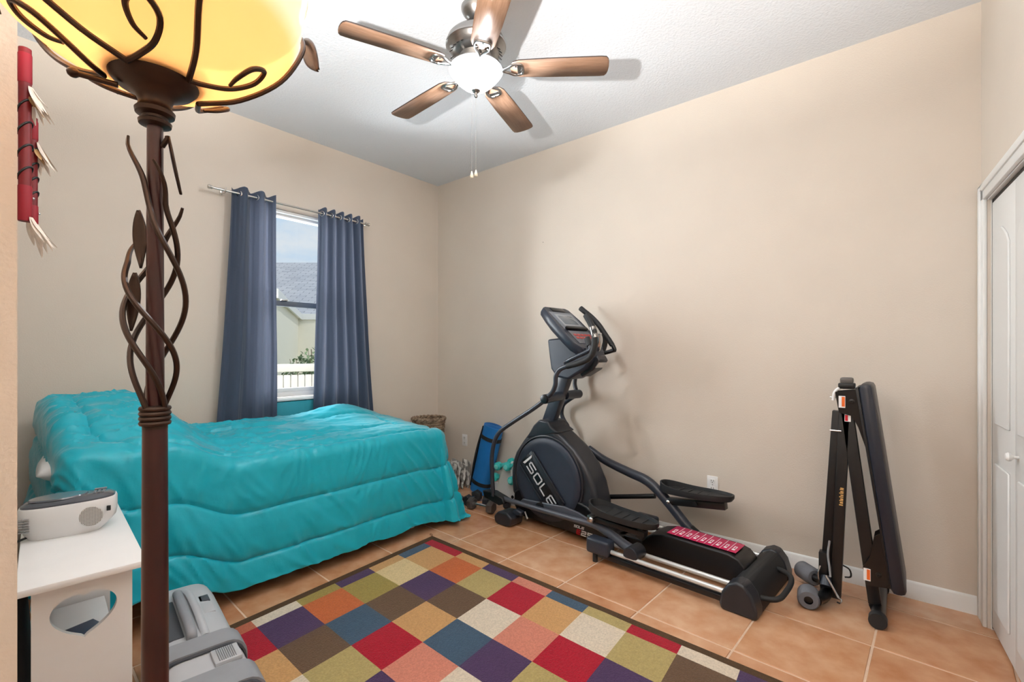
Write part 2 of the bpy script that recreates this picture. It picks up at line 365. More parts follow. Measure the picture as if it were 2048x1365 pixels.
# local frame: corner of two walls at origin; wall A runs to the right, wall B comes towards us on the left
Av = Vector((.64, -.768, 0)); Bv = Vector((-.494, -.869, 0)); EZ = 2.74
def wall(mb, a, b, z0, z1, t=.2):
    a = Vector(a); b = Vector(b); d = (b - a).normalized(); n = Vector((-d.y, d.x, 0)) * t
    vs = [a, b, b + n, a + n]; vs = [Vector((v.x, v.y, z0)) for v in vs] + [Vector((v.x, v.y, z1)) for v in vs]
    mb.add(vs, [(3, 2, 1, 0), (4, 5, 6, 7), (0, 1, 5, 4), (1, 2, 6, 5), (2, 3, 7, 6), (3, 0, 4, 7)])
m = MB(); wall(m, Av * -7, Av * 9, 0, EZ - .06); wall(m, Bv * 6.0, (0, 0, 0), 0, EZ - .06); m.build('house_wall', STUC, ho)
def roof_quad(name, pts):
    """thick roof slab with uv running along eave / slope"""
    p = [Vector(q) for q in pts]; n = (p[1] - p[0]).cross(p[3] - p[0]).normalized()
    if n.z < 0: n = -n
    dn = n * -.08; mb = MB().add(p + [q + dn for q in p], [(0, 1, 2, 3), (7, 6, 5, 4), (0, 4, 5, 1), (1, 5, 6, 2), (2, 6, 7, 3), (3, 7, 4, 0)])
    o = mb.build(name, SHIN, ho); ex = (p[1] - p[0]).normalized(); ey = n.cross(ex)
    uv = o.data.uv_layers.new(name='uv')
    for l in o.data.loops:
        q = Vector(o.data.vertices[l.vertex_index].co) - p[0]; uv.data[l.index].uv = (q.dot(ex), q.dot(ey))
    return o
ov = .35; cn = Av * -ov * .2 + Vector((-.18, -.42, 0)) * .6
eA0 = Vector((.04, -.10, EZ)); eA1 = eA0 + Av * 9; fwv = Vector((.7687, .6399, 0))
rA0 = fwv * 5.0 + Av * -1.9; rA0.z = 5.25; rA1 = rA0 + Av * 10; 
eB1 = Bv * 6.0 + Vector((.06, -.03, 0)); eB1.z = EZ
roof_quad('roof', [eA0 - Av * 7, eA1, rA1, rA0 - Av * 7])
def down(v, d): return Vector((v.x, v.y, v.z - d))
for e0, e1, w0, w1 in ((eA0, eA1, Vector((0, 0, EZ)), Av * 9 + Vector((0, 0, EZ))), (eA0, eB1, Vector((0, 0, EZ)), Bv * 6.0 + Vector((0, 0, EZ)))):
    MB().beam(down(e0, .07), down(e1, .07), .03, .17).build('fascia', TRIM, ho)
    q = [down(e0, .12), down(e1, .12), down(w1, .12), down(w0, .12)]; MB().add(q + [down(v, -.02) for v in q], [(0, 1, 2, 3), (7, 6, 5, 4), (0, 4, 5, 1), (1, 5, 6, 2), (2, 6, 7, 3), (3, 7, 4, 0)]).build('soffit', TRIM, ho)
fe = thing('vinyl_fence', 'white vinyl fence of vertical boards below the neighbour house', 'fence', (3.3, 7.0, -.27), math.radians(-12))
VIN = mat('white_vinyl', (214, 212, 208), .5)
for k in range(44):
    MB().box((-2.2 + k * .1, 0, .62), (.088, .02, 1.24), bev=.004).build('board', VIN, fe) if k == 0 else None
brd = [c for c in fe.children if c.name.startswith('board')][0]; brd.location = (0, 0, 0)
for k in range(1, 44):
    c = brd.copy(); COL.objects.link(c); c.parent = fe; c.location = (k * .1, 0, 0)
MB().box((0, .004, .62), (4.5, .012, 1.2)).build('backing_panel', mat('fence_gap', (150, 148, 146), .7), fe)
MB().box((0, 0, 1.345), (4.6, .05, .12), bev=.008).build('rail', VIN, fe); MB().box((0, -.01, .10), (4.6, .05, .14), bev=.008).build('rail', VIN, fe)
LEAF1 = mat('shrub_leaves', (96, 122, 84), .6, rgb2=(150, 172, 130), vscale=6)
def shrub(loc, r, h, label, n=420):
    s = thing('shrub', label, 'shrub', loc, 0, 'shrubs beyond the fence'); mb = MB()
    for k in range(n):
        a = random.uniform(0, 2 * pi); rr = r * random.random() ** .5; z = h * (random.random() ** .35) * (1 - .22 * rr / r); p = Vector((rr * math.cos(a), rr * math.sin(a), z))
        q = Matrix.Rotation(random.uniform(0, 6.3), 3, 'Z') @ Matrix.Rotation(random.uniform(-1, 1), 3, 'X'); l = random.uniform(.05, .11)
        mb.add([p + q @ Vector(v) for v in ((0, 0, 0), (l * .3, l * .5, .01), (0, l, 0), (-l * .3, l * .5, .01))], [(0, 1, 2, 3)], False)
    mb.build('foliage', LEAF1, s)
    st = MB()
    for k in range(7):
        a = k * .9; st.tube([(0, 0, 0), (r * .4 * math.cos(a), r * .4 * math.sin(a), h * .5), (r * .7 * math.cos(a), r * .7 * math.sin(a), h * .9)], [.012, .008, .004], 6, sub=3)
    st.build('stem', mat('twig', (98, 80, 60), .9), s)
shrub((3.86, 7.75, -.3), .36, 1.66, 'low green shrub showing above the white fence', 900)
shrub((4.35, 8.35, -.3), .20, 1.85, 'taller leafy shrub beside the dark curtain edge beyond the fence', 260)

# ------------------------------------------------------------------ curtain rod and curtains
RODM = mat('nickel_rod', (206, 202, 196), .25, .9)
RY, RZ = YW - .088, 2.445
rod = thing('curtain_rod', 'thin brushed nickel curtain rod above the window', 'curtain rod', (0, RY, RZ))
MB().cyl((1.15, 0, 0), (2.37, 0, 0), .008, 12).build('rod', RODM, rod)
for x in (1.145, 2.375): MB().lathe([(.008, -.012), (.013, -.008), (.013, .004), (.016, .010), (.012, .018), (0, .02)], 14, axisM((x, 0, 0), (0, 1, 0), (0, 0, 1)) @ Matrix.Rotation(pi / 2, 4, 'Y') if False else Matrix.Translation((x, 0, 0)) @ Matrix.Rotation(pi / 2 * (-1 if x < 2 else 1), 4, 'Y')).build('finial', RODM, rod)
for x in (1.235, 2.352):
    MB().box((x, .08, .012), (.014, .008, .05), bev=.002).tube([(x, .08, 0), (x, .03, -.014), (x, 0, -.011), (x, -.012, 0), (x, -.008, .016)], .004, 8, sub=3).build('bracket', RODM, rod)
def cloth_nodes(rgb, tr):
    def f(nt):
        o = nt.nodes.new('ShaderNodeOutputMaterial'); b = nt.nodes.new('ShaderNodeBsdfPrincipled'); b.inputs['Roughness'].default_value = .7; b.inputs['Sheen Weight'].default_value = .25
        t = nt.nodes.new('ShaderNodeTexCoord'); mp = nt.nodes.new('ShaderNodeMapping'); mp.inputs['Scale'].default_value = (40, 40, 600)
        z = nt.nodes.new('ShaderNodeTexNoise'); z.inputs['Scale'].default_value = 1.; z.inputs['Detail'].default_value = 4; r = nt.nodes.new('ShaderNodeValToRGB')
        c = lin(rgb); r.color_ramp.elements[0].color = (*[x * .8 for x in c], 1); r.color_ramp.elements[1].color = (*[x * 1.2 for x in c], 1)
        T = nt.nodes.new('ShaderNodeBsdfTranslucent'); T.inputs['Color'].default_value = (*[min(1, x) for x in lin((150, 155, 178))], 1); mx = nt.nodes.new('ShaderNodeMixShader'); mx.inputs[0].default_value = tr
        L = nt.links.new; L(t.outputs['Object'], mp.inputs[0]); L(mp.outputs[0], z.inputs['Vector']); L(z.outputs['Fac'], r.inputs['Fac']); L(r.outputs[0], b.inputs['Base Color'])
        L(b.outputs[0], mx.inputs[1]); L(T.outputs[0], mx.inputs[2]); L(mx.outputs[0], o.inputs['Surface'])
    return f
CURT = shader_mix('curtain_cloth', cloth_nodes((56, 70, 92), .07))
def curtain(name, label, xt0, xt1, xb0, xb1, zb, folds, amp0, amp1, phase, seed, deep=0.):
    o = thing(name, label, 'curtain', (0, RY, 0), 0, 'dark curtains at the window')
    top = RZ + .042
    def fn(u, v):
        z = top + (zb - top) * v
        x = (xt0 + (xt1 - xt0) * u) * (1 - v ** 1.3) + (xb0 + (xb1 - xb0) * u) * v ** 1.3
        ph = folds * 2 * pi * u + phase
        a = amp0 * (1 - v) + amp1 * v
        k = noise.noise(Vector((u * 3.1, v * 1.3, seed)))
        y = a * math.sin(ph + .9 * k * v) + .012 * v * k + .004 * noise.noise(Vector((u * 30, v * 3, seed + 5)))
        x += .012 * noise.noise(Vector((u * 5, v * 2.5, seed + 9))) * v + .004 * math.cos(ph) * a / .03
        z += (.010 * math.sin(ph + pi) if v == 0 else 0)
        return (x, y - .0, z)
    cl = MB().grid(fn, 110, 70).build('cloth', CURT, o)
    # stitched seams of hem are folds; grommets where the rod passes
    n = int(folds * 2)
    for k in range(n):
        u = (k * pi - phase) / (folds * 2 * pi)
        if not .03 < u < .97: continue
        x = xt0 + (xt1 - xt0) * u
        dx = .02; a = math.atan2(amp0 * folds * 2 * pi / (xt1 - xt0) * (1 if k % 2 == 0 else -1), 1)
        Mg = Matrix.Translation((x, 0, RZ)) @ Matrix.Rotation(a, 4, 'Z') @ Matrix.Rotation(pi / 2, 4, 'X')
        MB().tube([Mg @ Vector((.019 * math.cos(t), .019 * math.sin(t), 0)) for t in [2 * pi * q / 18 for q in range(18)]], .0042, 8, closed=True).build('grommet', CHROME, o)
    return o
curtain('curtain', 'dark blue grey curtain left of the window with sunlit patch near its top', 1.275, 1.575, 1.15, 1.585, .42, 2.6, .03, .022, .3, 1.)
curtain('curtain', 'dark blue grey curtain right of the window hanging in many folds', 1.925, 2.335, 1.87, 2.47, .42, 5.3, .022, .026, 1.1, 4.)

# flat teal cloth below the sill
TEAL = (44, 178, 184)
TEALF = mat('teal_panel', (46, 150, 166), .7, var=.03, vscale=5)
tag(MB().box((1.74, YW - .013, .78), (.37, .022, .28), bev=.008).build('wall_pad', TEALF), 'flat teal padded panel on the wall just under the window sill', 'panel')

# ------------------------------------------------------------------ bed, comforter, pillow, basket
bed = thing('bed', 'single bed on dark metal frame under the teal comforter', 'bed', (0, 0, 0))
BX0, BX1, BY0, BY1 = .30, 2.38, 2.79, 3.55
FAB = mat('mattress_ticking', (226, 224, 220), .9, bump=.1)
MB().box(((BX0 + BX1) / 2, (BY0 + BY1) / 2, .55), (BX1 - BX0, BY1 - BY0, .26), bev=.05, seg=4).build('mattress', FAB, bed)
MB().box(((BX0 + BX1) / 2, (BY0 + BY1) / 2, .31), (BX1 - BX0, BY1 - BY0, .20), bev=.02).build('box_spring', FAB, bed)
fr = MB()
for y in (BY0 + .04, BY1 - .04): fr.box(((BX0 + BX1) / 2, y, .19), (BX1 - BX0, .03, .035))
for x in (BX0 + .05, (BX0 + BX1) / 2, BX1 - .05): fr.box((x, (BY0 + BY1) / 2, .175), (.03, BY1 - BY0, .03))
fr.build('frame', BLACK, bed)
for x in (.45, 1.32, 2.2):
    for y in (2.83, 3.5):
        lg = MB().cyl((x, y, .045), (x, y, .17), .016, 12).build('leg', BLACK, bed)
        MB().lathe([(.012, .05), (.03, .045), (.038, .012), (.038, 0), (0, 0)], 18, Matrix.Translation((x, y, 0))).build('glide', TRIM, lg)
TEALC = mat('teal_comforter', (6, 166, 186), .34, bump=.30, bscale=55, sheen=.2, var=.03, vscale=14, spec=.4)
def comforter():
    R = .075; x0, x1, y0, y1 = BX0 + .055, BX1 + .0, BY0 - .01, BY1 - .02      # edges where the cloth begins to turn down
    drop_n, drop_f, drop_h, drop_w = .735, .70, .62, .16
    st = .0105
    na = int((x1 - x0 + drop_h + drop_f) / st); nb = int((y1 - y0 + drop_n + drop_w) / st)
    def ztop(x, y):
        z = .738 + .075 * sstep(2.85, 3.5, y) * (1 - .5 * sstep(1.9, 2.4, x))
        pil = sstep(.22, .36, x) * (1 - sstep(.66, 1.0, x)) * (.55 + .45 * sstep(2.75, 3.05, y))
        z += .235 * pil
        z += .06 * math.exp(-((x - 2.0) / .25) ** 2 - ((y - 3.45) / .16) ** 2)
        z -= .03 * sstep(2.15, 2.42, x)
        return z
    def pos(a, b):
        qx = min(max(a, x0), x1); qy = min(max(b, y0), y1)
        ex, ey = a - qx, b - qy; d = math.hypot(ex, ey)
        side = 0
        zt = ztop(qx, qy)
        if d < 1e-9: p = Vector((qx, qy, zt)); nrm = Vector((0, 0, 1))
        else:
            dx, dy = ex / d, ey / d
            if d < R * pi / 2: h = R * math.sin(d / R); v = R * (1 - math.cos(d / R)); nrm = Vector((dx * math.sin(d / R), dy * math.sin(d / R), math.cos(d / R)))
            else:
                e = d - R * pi / 2; fl = .10 + (.10 if (abs(ex) > 1e-6 and abs(ey) > 1e-6) else 0); h = R + fl * e; v = R + e * .99; nrm = Vector((dx, dy, .1))
            if ey > 0: h *= .4
            if ex < 0: h *= 1 - .30 * min(1, abs(dx) * 1.2)
            p = Vector((qx + dx * h, qy + dy * h, zt - v)); side = min(1, d / .1)
        # concentric quilting seams in cloth coordinates
        hw, hh = (x1 - x0) / 2 - .03, (y1 - y0) / 2; cx, cy = (x0 + x1) / 2 + .06, (y0 + y1) / 2; rr = .16
        q1 = abs(a - cx) - hw + rr; q2 = abs(b - cy) - hh + rr
        f = math.hypot(max(q1, 0), max(q2, 0)) + min(max(q1, q2), 0) - rr
        seams = (-.22, .03, .33, .575); ds = min(abs(f - s) for s in seams)
        puff = .017 * min(1, ds / .08) ** .55
        disp = puff - .010 * math.exp(-(ds / .008) ** 2)
        # puckers running off the seams
        along = a if q2 > q1 else b
        disp += .0075 * noise.noise(Vector((along * 26, f * 5, 3.3))) * math.exp(-ds / .045)
        if side < 1:                                       # wrinkled top, flowing along the bed
            k = 1 - side
            w1 = 1 - abs(noise.noise(Vector((a * 3.0 + b * 2.0, b * 10 - a * 1.5, 1.7)))) * 3.2
            w2 = 1 - abs(noise.noise(Vector((a * 6.5 + 1.2 * b, b * 22 + a * 4, 7.7)))) * 3.0
            amp = .35 + .65 * sstep(1.9, .9, a)
            disp += k * amp * (.021 * max(0, w1) ** 1.6 + .012 * max(0, w2) ** 1.6)
        if side > 0:
            pa, pb = a * .82 + b * .57, b * .82 - a * .57
            w3 = 1 - abs(noise.noise(Vector((pa * 12, pb * 2.4, 11.1)))) * 3.0
            pa, pb = a * .97 - b * .25, b * .97 + a * .25
            w4 = 1 - abs(noise.noise(Vector((pa * 22, pb * 4.0, 21.1)))) * 2.8
            w5 = noise.noise(Vector((a * 2.6, b * 2.0, 31.1)))
            disp += side * (.012 * max(0, w3) ** 1.5 * sstep(-.25, .3, w5) + .007 * max(0, w4) ** 1.5 * sstep(-.1, .35, -w5) + .007 * noise.noise(Vector((a * 4, b * 2, 5))))
            if b < y0 - .35 and a < x1: disp += .02 * noise.noise(Vector((a * 7, 0, 2.2))) * sstep(.35, .65, y0 - b)
            if ex and ey: # corner folds
                ph = math.atan2(abs(ey), abs(ex)); disp += .035 * sstep(.15, .6, d) * math.cos(ph * 9)
        p = p + nrm * disp
        hem = .055 + .035 * noise.noise(Vector((a * 4.5, 0, 9.9))) - .03 * sstep(2.2, 2.5, a) + .01 * noise.noise(Vector((a * 20, 0, 3)))
        if p.z < hem + .06: p.z = hem + .06 * math.exp((p.z - hem - .06) / .06)
        if p.z < .012: p.z = .012
        if p.y > 3.63: p.y = 3.63
        if p.x < .085: p.x = .085
        return p
    mb = MB()
    mb.grid(lambda u, v: pos(x0 - drop_h + u * (x1 - x0 + drop_h + drop_f), y0 - drop_n + v * (y1 - y0 + drop_n + drop_w)), na, nb)
    return mb.build('comforter', TEALC, solid=.006)
tag(comforter(), 'teal quilted comforter draped over the bed to near the floor', 'comforter')
pw = MB()
def pil(u, v):
    a = u * 2 - 1; b = v * 2 - 1; return a, b
def pillow_fn(sgn):
    def f(u, v):
        a = u * 2 - 1; b = v * 2 - 1; h = .075 * max(0, (1 - a ** 4) * (1 - b ** 4)) ** .6
        return (a * .24 * (1 - .06 * b * b), b * .36 * (1 - .06 * a * a), sgn * h)
    return f
pw.grid(pillow_fn(1), 20, 24); pw.grid(pillow_fn(-1), 20, 24)
po = tag(pw.build('pillow', mat('white_pillowcase', (238, 237, 238), .8, bump=.1), loc=(.505, 3.15, .785), clean=True), 'white pillow corner peeking out at the head end of the teal comforter', 'pillow')
po.rotation_euler = (0, math.radians(-3), math.radians(-8))
# wicker basket in the corner behind the bed
WICK = mat('wicker', (168, 146, 122), .8, rgb2=(96, 76, 60), vscale=30)
bk = thing('wicker_basket', 'round wicker basket in the corner behind the foot of the bed', 'basket', (2.95, 3.50, 0)); bk.scale = (1, 1, .955)
stand_h = .50
for k in range(4):
    a = pi / 4 + k * pi / 2; MB().tube([(.12 * math.cos(a), .12 * math.sin(a), 0), (.14 * math.cos(a), .14 * math.sin(a), stand_h)], .012, 10).build('leg', WICK, bk)
bb = MB()
for k in range(9):
    z = stand_h + k * .0225; r = .13 + .016 * (k / 8)
    bb.tube([(r * (1 + .03 * math.cos(t * 14 + k * pi)) * math.cos(t), r * (1 + .03 * math.cos(t * 14 + k * pi)) * math.sin(t), z) for t in [2 * pi * q / 84 for q in range(84)]], .0125, 6, closed=True)
bb.lathe([(0, stand_h), (.13, stand_h)], 24, cap=False)
bb.build('woven_body', WICK, bk)
rim = MB()
for ph in (0, pi):
    rim.tube([((.152 + .008 * math.cos(t * 12 + ph)) * math.cos(t), (.152 + .008 * math.cos(t * 12 + ph)) * math.sin(t), stand_h + .20 + .010 * math.sin(t * 12 + ph)) for t in [2 * pi * q / 96 for q in range(96)]], .011, 7, closed=True)
rim.build('braided_rim', WICK, bk)

# newspapers on the floor behind the mat
NEWS = None
def news_nodes(nt):
    o = nt.nodes.new('ShaderNodeOutputMaterial'); b = nt.nodes.new('ShaderNodeBsdfPrincipled'); b.inputs['Roughness'].default_value = .9
    t = nt.nodes.new('ShaderNodeTexCoord'); wv = nt.nodes.new('ShaderNodeTexWave'); wv.inputs['Scale'].default_value = 14; wv.inputs['Distortion'].default_value = 6; wv.inputs['Detail'].default_value = 3
    r = nt.nodes.new('ShaderNodeValToRGB'); r.color_ramp.elements[0].position = .35; r.color_ramp.elements[0].color = (*lin((150, 146, 140)), 1); r.color_ramp.elements[1].position = .55; r.color_ramp.elements[1].color = (*lin((226, 224, 218)), 1)
    nt.links.new(t.outputs['Object'], wv.inputs['Vector']); nt.links.new(wv.outputs['Fac'], r.inputs['Fac']); nt.links.new(r.outputs[0], b.inputs['Base Color']); nt.links.new(b.outputs[0], o.inputs['Surface'])
NEWS = shader_mix('newsprint', news_nodes)
np_ = thing('newspaper_stack', 'crumpled newspapers standing between the bed and the blue mat', 'newspaper', (3.16, 3.33, 0), math.radians(-18))
for k in range(4):
    def nf(u, v, k=k):
        return (.05 * k - .09 + .02 * noise.noise(Vector((u * 3, v * 3, k))) + .04 * v, (u - .5) * .24 * (1 - .2 * v), v * (.24 + .02 * math.sin(k * 2.2)) + .01 * noise.noise(Vector((u * 6, v * 2, k + 4))) * v)
    MB().grid(nf, 12, 10).build('folded_sheet', NEWS, np_, solid=.006)

# ------------------------------------------------------------------ ceiling fan
FX, FY, FZ = 1.700, 1.652, 2.738
OAK = mat('oak_blade', (142, 112, 92), .5, rgb2=(124, 95, 75), vscale=10, stretch=(1.2, 14, 14), detail=6, spec=.35)
EDGE = mat('dark_blade_edge', (46, 32, 26), .5)
FROST = shader_mix('lit_frosted_glass', lambda nt: None)
def frost(nt, col, strength):
    o = nt.nodes.new('ShaderNodeOutputMaterial'); e = nt.nodes.new('ShaderNodeEmission'); d = nt.nodes.new('ShaderNodeBsdfPrincipled'); d.inputs['Base Color'].default_value = (.9, .9, .9, 1); d.inputs['Roughness'].default_value = .3
    e.inputs['Color'].default_value = (*lin(col), 1); e.inputs['Strength'].default_value = strength; a = nt.nodes.new('ShaderNodeAddShader')
    nt.links.new(e.outputs[0], a.inputs[0]); nt.links.new(d.outputs[0], a.inputs[1]); nt.links.new(a.outputs[0], o.inputs['Surface'])
def fan_glass(nt):
    N = nt.nodes.new; K = nt.links.new
    o = N('ShaderNodeOutputMaterial'); t = N('ShaderNodeBsdfTransparent'); tl = N('ShaderNodeBsdfTranslucent'); tl.inputs['Color'].default_value = (.035, .035, .036, 1)
    e = N('ShaderNodeEmission'); e.inputs['Color'].default_value = (*lin((246, 248, 252)), 1); e.inputs['Strength'].default_value = FAN_GLOW; a = N('ShaderNodeAddShader'); m = N('ShaderNodeMixShader'); m.inputs[0].default_value = .45
    K(tl.outputs[0], a.inputs[0]); K(e.outputs[0], a.inputs[1]); K(a.outputs[0], m.inputs[1]); K(t.outputs[0], m.inputs[2]); K(m.outputs[0], o.inputs['Surface'])
fan_glass(FROST.node_tree)
fan = thing('ceiling_fan', 'five blade ceiling fan with oak blades and frosted light bowl', 'ceiling fan', (FX, FY, ZC))
def Z(z): return z - ZC
MB().lathe([(.075, 0), (.075, -.012), (.066, -.03), (.045, -.055), (.022, -.068), (.0, -.068)], 36).build('canopy', NICKEL, fan)
MB().cyl((0, 0, -.06), (0, 0, Z(2.94)), .0125, 16).build('downrod', NICKEL, fan)
# motor housing: domed top, ridged band, vented lower bell
mh = MB().lathe([(0.0234, Z(2.943)), (0.0526, Z(2.938)), (0.0877, Z(2.923)), (0.1228, Z(2.905)), (0.1427, Z(2.883)), (0.1462, Z(2.863)), (0.1521, Z(2.859)), (0.1521, Z(2.851)), (0.1451, Z(2.846)), (0.1381, Z(2.833)), (0.0994, Z(2.805)), (0.0819, Z(2.801)), (0.0725, Z(2.773)), (0.0000, Z(2.773))], 48)
mhb = mh.build('motor_housing', NICKEL, fan)
for k in range(30):
    a = 2 * pi * k / 30
    if k % 6 == 5: continue
    c = Matrix.Rotation(a, 4, 'Z') @ Matrix.Translation((.1205, 0, Z(2.818))) @ Matrix.Rotation(math.radians(40), 4, 'Y')
    MB().box((0, 0, 0), (.034, .006, .004), c, bev=.0015, seg=1).build('vent_slot', BLACKG, mhb)
blade_sh = []
for t in range(13):
    a = pi / 2 - pi * t / 12
tip = [(.645 + .012 * math.cos(t), .062 * math.sin(t)) for t in [math.radians(x) for x in (-90, -60, -30, 0, 30, 60, 90)]]
half = [(.175, .0), (.178, .025), (.19, .045), (.22, .057), (.36, .063), (.62, .066), (.645, .063), (.655, .05), (.66, .03), (.662, 0)]
poly = [(x, -y) for x, y in half] + [(x, y) for x, y in half[-2:0:-1]]
for k in range(5):
    a = math.radians(160.5 + 72 * k)
    Mb = Matrix.Translation((0, 0, Z(FZ))) @ Matrix.Rotation(a, 4, 'Z') @ Matrix.Rotation(math.radians(1.6), 4, 'Y') @ Matrix.Rotation(math.radians(-7), 4, 'X')
    b = bpy.data.objects.new('blade', None)
    mb = MB(); n = len(poly)
    vs = [(x, y, -.003) for x, y in poly] + [(x, y, .003) for x, y in poly]
    mb.add(vs, [tuple(range(n - 1, -1, -1)), tuple(range(n, 2 * n))], False, 0); mb.add(vs, [(i, (i + 1) % n, n + (i + 1) % n, n + i) for i in range(n)], False, 1)
    bl = mb.build('blade', [OAK, EDGE], fan, clean=True); bl.matrix_local = Mb
    # forked blade arm under the blade
    ir = MB().tube([(.060, 0, .052), (.10, 0, .030), (.14, 0, -.010)], [.012, .011, .010], 10, sub=4)
    ir.tube([(.135, 0, -.010), (.165, .018, -.009), (.195, .036, -.007), (.232, .030, -.006), (.238, 0, -.006), (.232, -.030, -.006), (.195, -.036, -.007), (.165, -.018, -.009)], .0065, 8, sub=4, closed=True)
    ir.box((.22, 0, -.004), (.02, .06, .004), bev=.001)
    io = ir.build('blade_arm', NICKEL, bl)
    for sx, sy in ((.205, .028), (.205, -.028), (.232, 0)): MB().lathe([(.005, 0), (.005, -.002), (0, -.004)], 10, Matrix.Translation((sx, sy, -.012))).build('screw', CHROME, io)
MB().lathe([(.055, Z(2.787)), (.066, Z(2.783)), (.07, Z(2.760)), (.1, Z(2.750)), (.128, Z(2.745)), (.128, Z(2.739))], 40).build('light_kit_fitter', NICKEL, fan); MB().lathe([(0, Z(2.741)), (.126, Z(2.741)), (.126, Z(2.738)), (0, Z(2.738))], 32).build('dimming_plate', mat('dimming_plate', (70, 70, 72), .6), fan)  # dark plate added under the fitter to dim what shows through the bowl
bowl = MB().lathe([(.118, Z(2.742)), (.133, Z(2.737)), (.137, Z(2.729)), (.130, Z(2.717)), (.114, Z(2.697)), (.092, Z(2.673)), (.066, Z(2.651)), (.035, Z(2.637)), (.012, Z(2.633)), (0, Z(2.633))], 48).build('light_bowl', FROST, fan)
MB().lathe([(0, Z(2.637)), (.020, Z(2.635)), (.022, Z(2.630)), (.016, Z(2.623)), (.008, Z(2.619)), (.006, Z(2.611)), (.009, Z(2.605)), (.006, Z(2.597)), (0, Z(2.595))], 18).build('finial', NICKEL, fan)
fl_d = bpy.data.lights.new('fan_light', 'POINT'); fl_d.energy = FAN_WATT; fl_d.color = (.90, .95, 1); fl_d.shadow_soft_size = .05
fl_o = bpy.data.objects.new('fan_light', fl_d); COL.objects.link(fl_o); fl_o.parent = fan; fl_o.location = (0, 0, Z(2.690))
CHAIN = mat('pull_chain', (150, 150, 150), .35, .6); PULL = mat('ivory_pull', (238, 228, 208), .5)
for (cx, cy, zb) in ((-.018, .012, 2.19), (.010, .010, 2.205)):
    ch = MB().cyl((cx, cy, Z(2.64)), (cx, cy, Z(zb + .03)), .0008, 6)
    for q in range(40): ch.ball((cx, cy, Z(2.62) - q * .0105), .0013, 6)
    co = ch.build('pull_chain', CHAIN, fan)
    MB().lathe([(0, Z(zb + .032)), (.003, Z(zb + .030)), (.006, Z(zb + .018)), (.0095, Z(zb + .006)), (.007, Z(zb - .002)), (0, Z(zb - .004))], 14, Matrix.Translation((cx, cy, 0))).build('pull_knob', PULL, co)

# ------------------------------------------------------------------ torchiere floor lamp
LX, LY = .168, .7355
lamp = thing('floor_lamp', 'tall bronze torchiere floor lamp with vine scrolls and glowing glass bowl', 'lamp', (LX, LY, 0))
MB().lathe([(0, 0), (.145, 0), (.148, .008), (.140, .018), (.11, .026), (.06, .036), (.03, .06), (.02, .09), (.0, .09)], 48).build('base', BRONZE, lamp)
MB().lathe([(.0150, .085), (.0148, .60), (.0142, 1.0), (.0134, 1.214), (0, 1.214)], 32).build('lower_pole', POLEM, lamp)
col = MB()
for k in range(4): col.tube([(.0140 * math.cos(t), .0140 * math.sin(t), 1.2175 + k * .0062) for t in [2 * pi * q / 28 for q in range(28)]], .0034, 8, closed=True)
col.cyl((0, 0, 1.21), (0, 0, 1.24), .0135, 24); col.build('ring_collar', BRONZE, lamp)
MB().lathe([(.0100, 1.235), (.0093, 1.40), (.0086, 1.604), (0, 1.604)], 28).build('upper_pole', POLEM, lamp)
MB().lathe([(0.0097, 1.597), (0.0172, 1.599), (0.0180, 1.603), (0.0141, 1.606), (0.0141, 1.609), (0.0207, 1.612), (0.0216, 1.617), (0.0185, 1.621), (0.0172, 1.626), (0.0202, 1.634), (0.0299, 1.641), (0.0405, 1.646), (0.0466, 1.653), (0.0493, 1.660), (0.0502, 1.664), (0.0475, 1.664), (0.0440, 1.655), (0.0000, 1.652)], 44).build('cup', BRONZE, lamp)
MB().tube([(-.035, .012, 1.640), (-.072, .025, 1.643)], [.0035, .0035], 10).ball((-.074, .0258, 1.643), (.0065, .006, .006), 12).build('switch_knob', BRONZE, lamp)
# twisting vine strands
def strand(z0, z1, a0, turns, tipout):
    pts = []; N = 26
    for q in range(N + 1):
        t = q / N; z = z0 + (z1 - z0) * t
        zz = (z - 1.237) / .33
        r = .0135 + .019 * math.sin(min(1, max(0, zz * 1.28)) * pi) ** 1.1 + tipout * sstep(.82, 1, t)
        a = a0 + turns * 2 * pi * t
        pts.append((r * math.cos(a), r * math.sin(a), z))
    return pts
ends = []
for k, (z1, a0, tn, tp) in enumerate(((1.582, 2.2, -.95, .016), (1.545, 3.8, -.9, .018), (1.50, 5.3, -.85, .016), (1.455, .6, -.8, .012))):
    ps = strand(1.236, z1, a0, tn, tp); MB().tube(ps, [.0034] * (len(ps) - 4) + [.003, .0027, .0023, .0018], 8, sub=2).build('vine', BRONZE, lamp); ends.append(ps[-1])
def leaf_mesh(base, direction, up, L, W, curl=.2):
    d = Vector(direction).normalized(); u = Vector(up); s = d.cross(u).normalized(); u = s.cross(d); b = Vector(base); mb = MB()
    def f(a, t):
        w = W * math.sin(pi * min(1, t * .93 + .04)) ** .8 * (1 - .35 * t); x = (a - .5) * 2
        return b + d * (L * t) + s * (w * x) + u * (L * curl * t * t - .18 * W * (1 - abs(x)) + .2 * W)
    return mb.grid(f, 6, 14)
for base, d, up in (((.010, -.0125, 1.585), (.10, -.12, -1), (.5, -.1, 0)), ((-.013, .016, 1.49), (.05, -.05, -1), (-.6, -.6, 0)), ((-.016, .019, 1.41), (-.02, .02, -1), (-.6, -.6, 0))):
    leaf_mesh(base, d, up, .075, .010, .05).build('leaf', BRONZE, lamp, solid=.0016)
MB().tube([(.006, -.006, 1.572), (.010, -.012, 1.582), (.010, -.0125, 1.585)], .003, 8, sub=3).build('leaf_stem', BRONZE, lamp)
